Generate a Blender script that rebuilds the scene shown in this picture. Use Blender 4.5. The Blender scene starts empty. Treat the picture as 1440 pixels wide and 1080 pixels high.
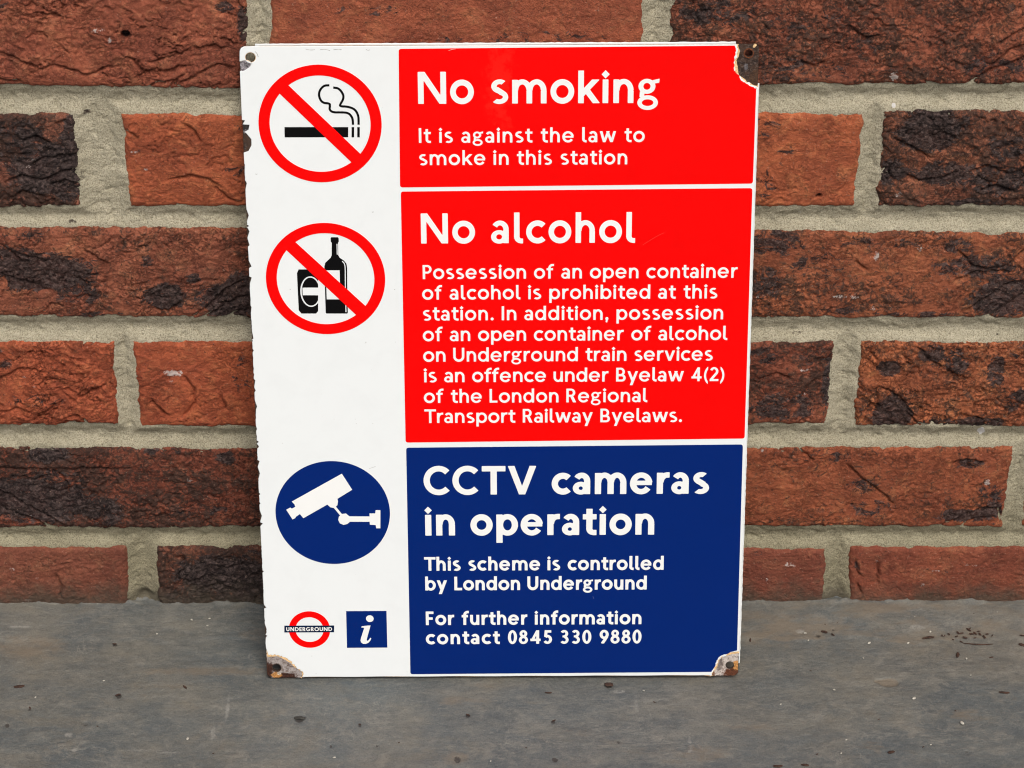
import bpy, math, random
import numpy as np
from mathutils import Vector, Matrix

# ------------------------------------------------------------------ scene, camera, light
S = bpy.context.scene
C = S.collection
loc=(0.13865, -1.36096, 0.70333); right=(0.999993, -0.003024, 0.002298); up=(-0.000264, 0.548112, 0.836405); lens=96.913
SIGN_O=(-0.00254, -0.07383, -0.352); SIGN_R=(0.999986, 9.9e-05, 0.005338); SIGN_U=(-0.005277, 0.170067, 0.985418); SW=283.72; SH=392.94
GROUND_Z = -0.3520
cd = bpy.data.cameras.new('camera'); cam = bpy.data.objects.new('camera', cd); C.objects.link(cam)
_r, _u = Vector(right), Vector(up); _b = _r.cross(_u)
cam.matrix_world = Matrix(((_r.x, _u.x, _b.x, loc[0]), (_r.y, _u.y, _b.y, loc[1]), (_r.z, _u.z, _b.z, loc[2]), (0, 0, 0, 1)))
cd.lens = lens; cd.sensor_width = 36; cd.sensor_fit = 'HORIZONTAL'; cd.clip_start = .05; cd.clip_end = 200
S.camera = cam

SUN_EL, SUN_AZ = math.radians(55), math.radians(15)      # azimuth measured from straight in front of the wall towards the right
w = bpy.data.worlds.new("World"); S.world = w; w.use_nodes = True
nt = w.node_tree; bg = nt.nodes['Background']
sky = nt.nodes.new('ShaderNodeTexSky'); sky.sky_type = 'NISHITA'; sky.sun_disc = False
sky.sun_elevation = SUN_EL; sky.sun_rotation = math.pi - SUN_AZ
sky.air_density = 1.0; sky.dust_density = 6.0; sky.ozone_density = .6
nt.links.new(sky.outputs[0], bg.inputs[0]); bg.inputs[1].default_value = .058
sl = bpy.data.lights.new('sun', 'SUN'); sl.energy = 1.5; sl.angle = math.radians(36); sl.color = (1, .975, .93)
sun = bpy.data.objects.new('sun', sl); C.objects.link(sun)
sd = Vector((math.cos(SUN_EL) * math.sin(SUN_AZ), -math.cos(SUN_EL) * math.cos(SUN_AZ), math.sin(SUN_EL)))
sun.rotation_euler = sd.to_track_quat('Z', 'Y').to_euler(); sun.location = (.6, -1.5, 2)
S.view_settings.view_transform = 'Standard'; S.view_settings.look = 'None'; S.view_settings.gamma = 1
S.view_settings.exposure = 0.70
S.cycles.filter_width = 1.15

random.seed(7)
MM = .001

# ------------------------------------------------------------------ numpy noise
_rng = np.random.RandomState(11)
_perm = _rng.permutation(4096)
_grad = np.stack([np.cos(np.linspace(0, 2 * np.pi, 256, False)), np.sin(np.linspace(0, 2 * np.pi, 256, False))], 1)
def pn(x, y, seed=0):
    xi = np.floor(x).astype(np.int64); yi = np.floor(y).astype(np.int64)
    xf = x - xi; yf = y - yi
    u = xf * xf * xf * (xf * (xf * 6 - 15) + 10); v = yf * yf * yf * (yf * (yf * 6 - 15) + 10)
    def g(a, b):
        h = _perm[(a + seed * 131 + _perm[(b + seed * 17) & 4095]) & 4095] & 255
        return _grad[h]
    def d(a, b, fx, fy):
        q = g(a, b); return q[..., 0] * fx + q[..., 1] * fy
    n00 = d(xi, yi, xf, yf); n10 = d(xi + 1, yi, xf - 1, yf)
    n01 = d(xi, yi + 1, xf, yf - 1); n11 = d(xi + 1, yi + 1, xf - 1, yf - 1)
    return (n00 * (1 - u) + n10 * u) * (1 - v) + (n01 * (1 - u) + n11 * u) * v
def fbm(x, y, o=4, seed=0, gain=.5):
    r = 0; a = 1
    for i in range(o):
        r = r + a * pn(x * 2 ** i, y * 2 ** i, seed + i * 7); a *= gain
    return r
def ss(a, b, x):
    t = np.clip((x - a) / (b - a), 0, 1); return t * t * (3 - 2 * t)

# ------------------------------------------------------------------ object helpers
def tag(o, label=None, cat=None, group=None, kind=None):
    for k, v in (('label', label), ('category', cat), ('group', group), ('kind', kind)):
        if v: o[k] = v
    return o
def empty(name, loc=(0, 0, 0)):
    o = bpy.data.objects.new(name, None); o.location = loc; o.empty_display_size = .02; C.objects.link(o); return o
def mesh_np(name, V, F, mat, attrs=None, smooth=True, parent=None):
    """V (n,3) metres, F (m,4) or (m,3) int"""
    me = bpy.data.meshes.new(name); V = np.asarray(V, np.float32); F = np.asarray(F, np.int32)
    k = F.shape[1]
    me.vertices.add(len(V)); me.vertices.foreach_set('co', V.ravel())
    me.loops.add(F.size); me.loops.foreach_set('vertex_index', F.ravel())
    me.polygons.add(len(F)); me.polygons.foreach_set('loop_start', np.arange(0, F.size, k, dtype=np.int32))
    me.polygons.foreach_set('loop_total', np.full(len(F), k, np.int32))
    me.update(calc_edges=True)
    if attrs:
        for an, A in attrs.items():
            at = me.color_attributes.new(an, 'FLOAT_COLOR', 'POINT')
            at.data.foreach_set('color', np.asarray(A, np.float32).ravel())
    if smooth: me.polygons.foreach_set('use_smooth', np.ones(len(F), bool))
    me.materials.append(mat)
    o = bpy.data.objects.new(name, me); C.objects.link(o)
    if parent: o.parent = parent
    return o
def quads(nu, nv, mask=None):
    i = np.arange(nu * nv).reshape(nv, nu)
    q = np.stack([i[:-1, :-1], i[:-1, 1:], i[1:, 1:], i[1:, :-1]], -1)
    if mask is not None: return q[mask[:-1, :-1] | mask[1:, 1:] | mask[1:, :-1] | mask[:-1, 1:]].reshape(-1, 4)
    return q.reshape(-1, 4)

# ------------------------------------------------------------------ materials
class NT:
    def __init__(s, name):
        s.m = bpy.data.materials.new(name); s.m.use_nodes = True; s.t = s.m.node_tree; s.n = s.t.nodes
        s.b = s.n['Principled BSDF']
    def node(s, t, **k):
        n = s.n.new('ShaderNode' + t)
        for a, v in k.items(): setattr(n, a, v)
        return n
    def l(s, a, b): s.t.links.new(a, b)
    def coord(s, kind='Object', scale=(1, 1, 1), rot=(0, 0, 0)):
        c = s.node('TexCoord'); mp = s.node('Mapping'); mp.inputs['Scale'].default_value = scale; mp.inputs['Rotation'].default_value = rot
        s.l(c.outputs[kind], mp.inputs[0]); return mp.outputs[0]
    def noise(s, co, scale, detail=4, rough=.55, dist=0, lac=2.0):
        n = s.node('TexNoise'); n.inputs['Scale'].default_value = scale; n.inputs['Detail'].default_value = detail
        n.inputs['Roughness'].default_value = rough; n.inputs['Distortion'].default_value = dist
        if co is not None: s.l(co, n.inputs['Vector'])
        return n.outputs[0]
    def ramp(s, f, a, b, c0=(0, 0, 0, 1), c1=(1, 1, 1, 1)):
        r = s.node('ValToRGB'); e = r.color_ramp.elements
        e[0].position = a; e[1].position = b; e[0].color = c0; e[1].color = c1
        s.l(f, r.inputs[0]); return r.outputs[0]
    def mix(s, f, a, b, mode='MIX'):
        n = s.node('MixRGB', blend_type=mode)
        for i, v in ((0, f), (1, a), (2, b)):
            if hasattr(v, 'is_linked'): s.l(v, n.inputs[i])
            elif i == 0: n.inputs[0].default_value = v
            else: n.inputs[i].default_value = tuple(v) + (1,) if len(v) == 3 else v
        return n.outputs[0]
    def math(s, op, a, b=0.0, clamp=False):
        n = s.node('Math', operation=op); n.use_clamp = clamp
        for i, v in enumerate((a, b)):
            if hasattr(v, 'is_linked'): s.l(v, n.inputs[i])
            else: n.inputs[i].default_value = v
        return n.outputs[0]
    def attr(s, name):
        a = s.node('Attribute'); a.attribute_name = name; sp = s.node('SeparateColor'); s.l(a.outputs['Color'], sp.inputs[0])
        return a.outputs['Color'], sp.outputs
    def bump(s, h, dist, strength=1.0, prev=None):
        b = s.node('Bump'); b.inputs['Distance'].default_value = dist; b.inputs['Strength'].default_value = strength
        s.l(h, b.inputs['Height'])
        if prev is not None: s.l(prev, b.inputs['Normal'])
        return b.outputs[0]
    def done(s, col=None, rough=None, nrm=None, spec=None):
        for k, v in (('Base Color', col), ('Roughness', rough), ('Normal', nrm), ('Specular IOR Level', spec)):
            if v is None: continue
            if hasattr(v, 'is_linked'): s.l(v, s.b.inputs[k])
            else: s.b.inputs[k].default_value = tuple(v) + (1,) if (isinstance(v, tuple) and len(v) == 3) else v
        return s.m

def brick_material():
    N = NT('brick_clay'); co = N.coord(); cs = N.coord(scale=(1, 1, 1.35), rot=(0, .25, 0))
    tint, _ = N.attr('tint'); ta = N.node('Attribute'); ta.attribute_name = 'tint'; rgh = ta.outputs['Alpha']; _, mk = N.attr('marks')
    big = N.noise(co, 26, 4, .6, .6); mid = N.noise(co, 105, 5, .68, .9); fine = N.noise(co, 620, 3, .7)
    worm = N.noise(cs, 175, 5, .62, 1.6); blotch = N.noise(co, 60, 5, .7, .8)
    crease = N.ramp(N.math('ABSOLUTE', N.math('SUBTRACT', worm, .5)), .0, .055, (1, 1, 1, 1), (0, 0, 0, 1))
    col = N.mix(N.ramp(big, .36, .66), N.mix(1, tint, (.90, .80, .78), 'MULTIPLY'), N.mix(1, tint, (1.32, 1.20, 1.06), 'MULTIPLY'))
    col = N.mix(N.ramp(mid, .50, .70), col, N.mix(1, col, (1.32, 1.62, 1.50), 'MULTIPLY'))
    col = N.mix(N.ramp(blotch, .30, .48, (.75, .75, .75, 1), (0, 0, 0, 1)), col, N.mix(1, col, (.58, .60, .66), 'MULTIPLY'))
    cm = N.math('MULTIPLY', N.math('MULTIPLY', crease, N.ramp(N.noise(co, 48, 4, .6), .38, .62, (.25, .25, .25, 1), (1, 1, 1, 1))), N.math('ADD', N.math('MULTIPLY', rgh, 1.05), -.42, clamp=True))
    col = N.mix(cm, col, N.mix(1, col, (.30, .25, .26), 'MULTIPLY'))
    # grey-brown kiln scum in specks
    sp = N.math('ADD', N.math('MULTIPLY', mk[1], .42), N.math('ADD', N.math('MULTIPLY', mid, .5), N.math('MULTIPLY', N.noise(co, 260, 5, .72, 1.2), .9)))
    col = N.mix(N.math('MULTIPLY', N.ramp(sp, .84, .98), .88), col, (.058, .036, .029))
    # burnt patches
    bn = N.math('ADD', N.math('MULTIPLY', mk[0], .86), N.math('MULTIPLY', N.math('SUBTRACT', N.noise(cs, 100, 7, .78, 1.0), .5), 2.6))
    bm = N.ramp(bn, .36, .50)
    burnt = N.mix(N.ramp(N.noise(cs, 300, 5, .7, 1.2), .42, .66), (.015, .0115, .0125), (.125, .092, .086))
    col = N.mix(N.math('MULTIPLY', bm, .92), col, burnt)
    gr = N.noise(co, 800, 3, .65); col = N.mix(N.math('MULTIPLY', N.ramp(gr, .63, .72), .42), col, (.52, .36, .27))
    col = N.mix(N.ramp(fine, .25, .75, (0, 0, 0, 1), (.35, .35, .35, 1)), col, N.mix(1, col, (1.5, 1.45, 1.4), 'MULTIPLY'))
    pr = N.noise(co, 430, 3, .6); col = N.mix(N.math('MULTIPLY', N.ramp(pr, .64, .70), .6), col, (.045, .026, .022))
    g3 = N.noise(co, 1500, 3, .8); col = N.mix(N.ramp(g3, .34, .50, (.7, .7, .7, 1), (0, 0, 0, 1)), col, N.mix(1, col, (.60, .56, .56), 'MULTIPLY'))
    # white paint flecks
    fl = N.math('ADD', mk[2], N.math('MULTIPLY', N.math('SUBTRACT', N.noise(co, 520, 4, .75), .5), 2.4))
    col = N.mix(N.math('MULTIPLY', N.ramp(fl, .60, .80), .8), col, (.66, .58, .54))
    # soil splashed up from the ground on the lowest courses
    sx = N.node('SeparateXYZ'); N.l(co, sx.inputs[0])
    dz = N.math('ADD', N.math('MULTIPLY', sx.outputs[2], 22.0), N.math('MULTIPLY', N.noise(co, 55, 6, .75), 1.1))
    col = N.mix(N.ramp(dz, .62, 1.55, (.85, .85, .85, 1), (0, 0, 0, 1)), col, (.088, .070, .052))
    h = N.math('ADD', N.math('MULTIPLY', mid, .8), N.math('ADD', N.math('MULTIPLY', cm, -.45), N.math('MULTIPLY', fine, .30)))
    h = N.math('ADD', h, N.math('MULTIPLY', N.noise(co, 260, 5, .72, 1.2), .7))
    b1 = N.bump(h, .0022, 1.0); b2 = N.bump(N.noise(co, 1700, 3, .7), .0003, .8, b1)
    return N.done(col, .90, b2, .2)

def mortar_material():
    N = NT('mortar_sand'); co = N.coord(); _, mk = N.attr('marks')
    a = N.noise(co, 40, 4, .6); g = N.noise(co, 1500, 3, .75); g2 = N.noise(co, 650, 3, .7)
    col = N.mix(N.ramp(a, .35, .65), (.465, .425, .310), (.60, .55, .41))
    col = N.mix(N.ramp(g, .36, .54, (1, 1, 1, 1), (0, 0, 0, 1)), col, N.mix(1, col, (.42, .40, .37), 'MULTIPLY'))
    col = N.mix(N.ramp(g2, .52, .75), col, (.58, .53, .40))
    col = N.mix(N.ramp(N.noise(co, 850, 2, .6), .70, .76), col, (.10, .085, .06))
    col = N.mix(N.math('MULTIPLY', mk[0], .75), col, N.mix(1, col, (.60, .60, .52), 'MULTIPLY'))      # darker, greener low courses
    sm = N.math('ADD', mk[1], N.math('MULTIPLY', N.math('SUBTRACT', N.noise(co, 260, 4, .7, .5), .5), 1.3))
    col = N.mix(N.ramp(sm, .50, .70), col, (.055, .040, .033))
    fl = N.math('ADD', mk[2], N.math('MULTIPLY', N.math('SUBTRACT', N.noise(co, 420, 3, .7), .5), 1.1))
    col = N.mix(N.ramp(fl, .55, .62), col, (.72, .70, .68))
    # soil splashed up from the ground on the lowest courses
    sx = N.node('SeparateXYZ'); N.l(co, sx.inputs[0])
    dz = N.math('ADD', N.math('MULTIPLY', sx.outputs[2], 22.0), N.math('MULTIPLY', N.noise(co, 55, 6, .75), 1.1))
    col = N.mix(N.ramp(dz, .62, 1.55, (.85, .85, .85, 1), (0, 0, 0, 1)), col, (.115, .100, .075))
    b = N.bump(N.math('ADD', g2, N.math('MULTIPLY', g, .6)), .0014, 1.0)
    return N.done(col, .95, b, .15)

def ground_material():
    N = NT('worn_concrete'); co = N.coord(); st = N.coord(scale=(1, 1.9, 1)); st2 = N.coord(scale=(1, 1.5, 1), rot=(0, 0, .35)); st3 = N.coord(scale=(.35, 1.6, 1), rot=(0, 0, -.5)); st4 = N.coord(scale=(.22, 1.8, 1), rot=(0, 0, .12))
    _, mk = N.attr('marks')
    a = N.noise(co, 8, 6, .62, .3); b = N.noise(st, 30, 9, .72, .3); c = N.noise(co, 75, 8, .74, .3); g = N.noise(co, 1000, 3, .8)
    col = N.mix(N.ramp(a, .40, .60), (.108, .117, .117), (.150, .144, .126))
    col = N.mix(N.ramp(b, .42, .62), N.mix(1, col, (.80, .83, .85), 'MULTIPLY'), N.mix(1, col, (1.16, 1.13, 1.06), 'MULTIPLY'))
    col = N.mix(N.math('MULTIPLY', N.ramp(c, .51, .62), .50), col, (.205, .195, .168))
    col = N.mix(N.math('MULTIPLY', N.ramp(N.noise(st2, 13, 6, .65, .4), .50, .62), .45), col, (.083, .100, .108))
    col = N.mix(N.math('MULTIPLY', N.ramp(N.noise(st2, 22, 7, .7, .4, ), .54, .66), .30), col, (.175, .145, .100))
    # thin drag marks and scratches in three directions
    for q, sc, amt in ((st2, 40, .45), (st3, 60, .42), (st4, 70, .45)):
        v = N.noise(q, sc, 6, .6, .7); vein = N.ramp(N.math('ABSOLUTE', N.math('SUBTRACT', v, .5)), .001, .012, (1, 1, 1, 1), (0, 0, 0, 1))
        col = N.mix(N.math('MULTIPLY', N.math('MULTIPLY', vein, N.ramp(N.noise(q, sc * .35, 4, .6), .50, .62)), amt), col, (.27, .26, .225))
    mo = N.noise(st, 210, 7, .78, .2)
    col = N.mix(N.ramp(mo, .36, .50, (.55, .55, .55, 1), (0, 0, 0, 1)), col, N.mix(1, col, (.72, .72, .72), 'MULTIPLY')); col = N.mix(N.math('MULTIPLY', N.ramp(mo, .53, .64), .24), col, (.26, .245, .21))
    col = N.mix(N.ramp(g, .30, .46, (.8, .8, .8, 1), (0, 0, 0, 1)), col, N.mix(1, col, (.50, .50, .50), 'MULTIPLY'))
    col = N.mix(N.math('MULTIPLY', N.ramp(g, .58, .72), .45), col, (.25, .24, .21))
    br = N.math('ADD', mk[0], N.math('MULTIPLY', N.math('SUBTRACT', N.noise(st, 60, 8, .78, .4), .5), 2.0))
    col = N.mix(N.math('MULTIPLY', N.ramp(br, .40, .85), .66), col, (.175, .142, .103))
    dk = N.math('ADD', mk[1], N.math('MULTIPLY', N.math('SUBTRACT', N.noise(co, 300, 5, .75, .5), .5), 1.2))
    col = N.mix(N.math('MULTIPLY', N.ramp(dk, .48, .66), .85), col, (.040, .034, .030))
    wt = N.math('ADD', mk[2], N.math('MULTIPLY', N.math('SUBTRACT', N.noise(co, 260, 6, .75, .5), .5), 1.3))
    col = N.mix(N.math('MULTIPLY', N.ramp(wt, .45, .8), .6), col, (.33, .32, .29))
    h = N.math('ADD', N.math('MULTIPLY', b, .8), N.math('ADD', N.math('MULTIPLY', c, .8), N.math('MULTIPLY', g, .35)))
    nb = N.bump(h, .0014, .8)
    return N.done(col, N.ramp(c, .3, .7, (.50, .50, .50, 1), (.72, .72, .72, 1)), nb, .45)

def enamel(name, col, dirt=.0, rough=.08, painted_reflection=None, gloss=.14):
    N = NT(name); co = N.coord('Object')
    n = N.noise(co, 60, 4, .6, .4); r = N.ramp(N.noise(co, 25, 4, .6), .3, .8, (rough,) * 3 + (1,), (rough + .10,) * 3 + (1,))
    c = N.mix(N.math('MULTIPLY', N.ramp(n, .45, .80), .5), col, tuple(x * .93 for x in col))
    if dirt:
        sp = N.noise(co, 420, 3, .6); c = N.mix(N.math('MULTIPLY', N.ramp(sp, .735, .76), dirt), c, (.22, .19, .15))
    nb = N.bump(N.noise(co, 38, 3, .5), .0006, .12)
    if painted_reflection:                                             # faint reflection painted into the colour as a lighter ragged patch
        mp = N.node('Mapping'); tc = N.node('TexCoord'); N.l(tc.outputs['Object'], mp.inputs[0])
        (sx, sy), (rx, ry) = painted_reflection; mp.vector_type = 'TEXTURE'
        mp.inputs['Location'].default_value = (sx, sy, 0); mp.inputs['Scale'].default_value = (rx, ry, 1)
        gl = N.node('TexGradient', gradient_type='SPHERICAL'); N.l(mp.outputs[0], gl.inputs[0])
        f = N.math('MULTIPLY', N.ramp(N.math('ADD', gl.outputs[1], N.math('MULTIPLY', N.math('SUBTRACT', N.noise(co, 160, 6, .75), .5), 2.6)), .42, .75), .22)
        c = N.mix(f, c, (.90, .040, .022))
    m = N.done(c, r, nb, gloss)
    return m
def metal(name, a, b, c, ta=.5, scale=300, rough=.6, met=.25):
    N = NT(name); co = N.coord('Object')
    n1 = N.noise(co, scale, 5, .7, 1.0); n2 = N.noise(co, scale * 2.6, 4, .7, .5)
    col = N.mix(N.ramp(n1, ta - .10, ta + .10), a, b); col = N.mix(N.ramp(n2, .54, .66), col, c)
    nb = N.bump(N.math('ADD', n1, N.math('MULTIPLY', n2, .5)), .0008, 1)
    m = N.done(col, rough, nb, .4); N.b.inputs['Metallic'].default_value = met; return m
def plain(name, col, rough=.8, var=.3):
    N = NT(name); co = N.coord('Object'); n = N.noise(co, 700, 3, .6)
    return N.done(N.mix(N.ramp(n, .35, .65), tuple(x * (1 - var) for x in col), tuple(x * (1 + var) for x in col)), rough, None, .3)

M_BRICK, M_MORTAR, M_GROUND = brick_material(), mortar_material(), ground_material()
WHITE = enamel('white_enamel', (.80, .84, .85), .5, gloss=.4)
WLET = enamel('white_letter_enamel', (.84, .86, .85))
RED = enamel('red_enamel', (.88, .0006, .0006), painted_reflection=((0.1418, 0.3725), (.014, .050))); BLUE = enamel('blue_enamel', (.0001, .0170, .150), gloss=.16); BLACK = enamel('black_enamel', (.003, .003, .0035)); NAVY = enamel('navy_enamel', (.002, .010, .040))
CREAM = plain('cream_undercoat', (.74, .50, .26), .5, .28)
STEEL = metal('plate_steel', (.030, .020, .016), (.075, .040, .024), (.11, .09, .08))
def bare(name, a, b, c, ta, scale, spots):
    """bare plate steel with rust areas of ragged outline: (x, y, rx, ry, colour) in sign millimetres"""
    N = NT(name); co = N.coord('Object'); n1 = N.noise(co, scale, 6, .75, .8); n2 = N.noise(co, scale * 2.3, 5, .75, .5); nr = N.noise(co, 330, 6, .8)
    col = N.mix(N.ramp(n1, ta - .07, ta + .07), a, b); col = N.mix(N.ramp(n2, .52, .60), col, c)
    for x, y, rx, ry, cl in spots:
        mp = N.node('Mapping'); N.l(co, mp.inputs[0]); mp.vector_type = 'TEXTURE'; mp.inputs['Location'].default_value = (x * MM, y * MM, 0); mp.inputs['Scale'].default_value = (rx * MM, ry * MM, .01)
        gl = N.node('TexGradient', gradient_type='SPHERICAL'); N.l(mp.outputs[0], gl.inputs[0])
        f = N.ramp(N.math('ADD', gl.outputs[1], N.math('MULTIPLY', N.math('SUBTRACT', nr, .5), 1.5)), .16, .34)
        col = N.mix(f, col, N.mix(N.ramp(n2, .40, .60), tuple(v * .45 for v in cl), cl))
    nb = N.bump(N.math('ADD', n1, N.math('MULTIPLY', n2, .6)), .0012, 1)
    m = N.done(col, .62, nb, .35); N.b.inputs['Metallic'].default_value = .15; return m
BRN, ORN, WHT = (.085, .030, .018), (.80, .38, .12), (.78, .66, .52)
M_TR = bare('dark_bare_steel', (.028, .016, .012), (.075, .040, .026), (.12, .085, .07), .5, 300, [(281.97,373.70, 5, 6, (.11, .055, .03)), (276.51,380.03, 1.5, 2.6, (.20, .18, .19))])
M_BL = bare('mottled_bare_steel', (.16, .105, .085), (.50, .45, .43), (.27, .22, .20), .46, 420, [(0.91,5.33, 5.0, 8.5, BRN), (11.13,1.47, 9.5, 3.2, BRN), (6.35,2.51, 4.0, 2.6, ORN), (5.03,6.57, 2.6, 2.0, BRN), (7.87,3.35, 1.6, 1.3, WHT)])
M_BR = bare('pale_bare_steel', (.44, .37, .32), (.68, .61, .56), (.34, .28, .24), .42, 240, [(280.59,2.67, 8.5, 5.2, (.17, .055, .025)), (282.66,7.73, 4.2, 4.2, ORN), (271.52,9.47, 3.0, 7, (.34, .28, .25)), (267.65,1.47, 2.2, 4, (.30, .15, .09))])
M_TL = bare('grey_bare_steel', (.12, .11, .12), (.46, .42, .45), (.035, .03, .03), .47, 420, [(1.66,347.80, 7, 4, (.05, .045, .045)), (0.64,333.24, 5, 4, (.07, .05, .045))])
M_RUST = metal('brown_rust', (.10, .026, .012), (.22, .070, .022), (.06, .025, .015), .5, 420, .9, 0)

# ------------------------------------------------------------------ ground
def spaced(a, b, lo, hi, fine, coarse):
    left = lo - np.cumsum(coarse * 1.35 ** np.arange(60)); left = left[left > a][::-1]
    right_ = hi + np.cumsum(coarse * 1.35 ** np.arange(60)); right_ = right_[right_ < b]
    return np.concatenate([[a], left, np.arange(lo, hi + fine, fine), right_, [b]])
def blobs(X, Y, L, soft=.5):
    r = np.zeros_like(X)
    for bl in L:
        x, y, rx, ry = bl[:4]; s_ = bl[4] if len(bl) > 4 else 1
        m = (abs(X - x) < rx * 1.6) & (abs(Y - y) < ry * 1.6)
        if not m.any(): continue
        d = np.sqrt(((X[m] - x) / rx) ** 2 + ((Y[m] - y) / ry) ** 2)
        r[m] = np.maximum(r[m], s_ * (1 - ss(1 - soft, 1 + soft, d)))
    return r
def make_ground():
    xs = spaced(-30000, 30000, -195, 490, 1.0, 6); ys = spaced(-30000, 60, -178, 12, .9, 6)
    X, Y = np.meshgrid(xs, ys)
    near = (1 - ss(400, 900, abs(X - 150))) * (1 - ss(250, 700, -Y))
    foot = -36 + 7 * fbm(X / 60, Y * 0 + 3.3, 3, 5)
    ramp_ = ss(0, 1, (Y - foot) / (-foot))
    ramp_amt = 1.2 + 1.9 * ss(180, 330, X) + .8 * fbm(X / 35, Y / 60, 3, 9)
    z = ramp_ * ramp_amt + 1.0 * ss(-2.5, 2.5, Y - foot) * (.6 + .8 * pn(X / 25, Y * 0, 31))
    z += near * (.45 * fbm(X / 55, Y / 40, 3, 1) + .22 * fbm(X / 9, Y / 4.5, 4, 2) + .10 * pn(X / 2.4, Y / 1.6, 3))
    z += near * ss(-6, 1, Y) * (3.2 * np.maximum(-.1, fbm(X / 22, Y / 9, 3, 44) + .08) + 2.2 * np.maximum(0, fbm(X / 5, Y / 3, 3, 47)))
    z -= .55 * np.exp(-((Y + 73.5) / 9) ** 2) * (X > -10) * (X < 290)          # level where the sign stands
    z = np.where((X > -10) & (X < 290) & (abs(Y + 73.5) < 8), np.minimum(z, -.05), z)
    chip = blobs(X, Y, [(371.04,-76.54,5.97,4.27), (366.07,-75.20,3.84,2.14)], .12)
    pit = blobs(X, Y, [(19.60,-110.57,3.14,3.77), (55.45,-116.37,1.25,1.67), (118.84,-107.37,1.68,2.10), (169.11,-113.19,1.67,2.09), (21.55,-28.60,1.31,1.75), (-97.06,-40.41,1.73,1.73), (-89.24,-89.03,2.12,2.54), (-140.36,-101.46,1.26,1.68), (-105.84,-115.03,2.92,2.09,0.70), (408.95,-140.55,1.65,2.48,0.80), (391.44,-148.02,9.05,5.76,0.42), (383.53,-145.53,4.12,3.30,0.45), (169.42,-146.69,2.06,2.47), (113.08,-146.67,2.47,3.29,0.90), (332.55,-32.83,1.74,1.74), (202.88,-78.50,2.56,3.41), (342.71,-27.23,1.31,1.31), (-151.58,-116.30,1.67,2.09), (206.99,-131.05,1.24,1.66), (39.29,-134.77,1.24,1.65), (66.15,-134.15,1.03,1.45)], .35)
    brown = blobs(X, Y, [(-147.20,-44.55,25.96,11.25,0.80), (-39.21,-66.38,47.10,5.14,0.75), (-63.66,-78.44,29.79,5.96,0.45), (-87.82,-90.35,25.38,11.00,0.35), (315.41,-29.33,26.21,9.61,0.50), (301.46,-39.78,21.73,6.08,0.55), (370.24,-8.11,22.08,4.42,0.50), (413.72,-106.81,10.93,6.73,0.70), (290.99,-117.72,25.06,5.01,0.50), (355.97,-134.25,12.43,6.63,0.55), (115.32,-93.69,23.24,5.07,0.55), (136.43,-79.15,29.80,4.26,0.50), (254.04,-141.74,20.62,9.07,0.60), (186.49,-121.52,18.75,5.83,0.45), (111.82,-144.81,10.29,5.76,0.70), (157.58,-93.70,8.45,5.07,0.40), (406.71,-32.84,26.18,4.36,0.40), (243.39,-147.96,16.45,4.11,0.50), (-11.74,-32.78,13.06,7.84,0.55), (268.26,-15.23,26.39,13.19,0.35)], .7)
    brown = np.maximum(brown, chip * .95)
    light = blobs(X, Y, [(-23.55,-100.19,1.68,16.84,0.65), (-30.00,-122.73,2.08,10.40,0.60), (-114.19,-124.61,2.91,2.49,0.80), (-67.81,-138.50,16.50,1.24,0.60), (-55.25,-140.38,10.72,1.24,0.60), (-109.07,-138.48,2.48,2.06,0.70), (-14.51,-53.49,1.08,6.90,0.60), (218.74,-96.99,2.11,16.88,0.50), (248.21,-135.47,2.07,11.59,0.55), (149.03,-113.19,16.74,5.02,0.40), (197.25,-109.98,12.58,8.38,0.35), (208.61,-85.14,4.25,2.55,0.60), (-156.64,-24.37,13.11,1.31,0.60), (-88.78,-44.56,8.66,1.73,0.50), (394.50,-25.83,6.13,2.63,0.60), (321.96,-29.33,3.50,2.62,0.70)], .6)
    z -= 1.1 * chip + .6 * pit
    ramp_col = ss(-1.5, 1.5, Y - foot) * (.12 + .33 * ss(250, 320, X)) * (1 + fbm(X / 30, Y / 12, 3, 77))
    mk = np.stack([np.clip(brown + ramp_col, 0, 1), pit * .72, light, np.ones_like(X)], -1)
    V = np.stack([X * MM, Y * MM, GROUND_Z + z * MM], -1).reshape(-1, 3)
    o = mesh_np('ground', V, quads(len(xs), len(ys)), M_GROUND, {'marks': mk.reshape(-1, 4)})
    tag(o, 'worn grey concrete slab with brown stains at the foot of the brick wall', None, None, 'structure')
make_ground()

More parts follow.
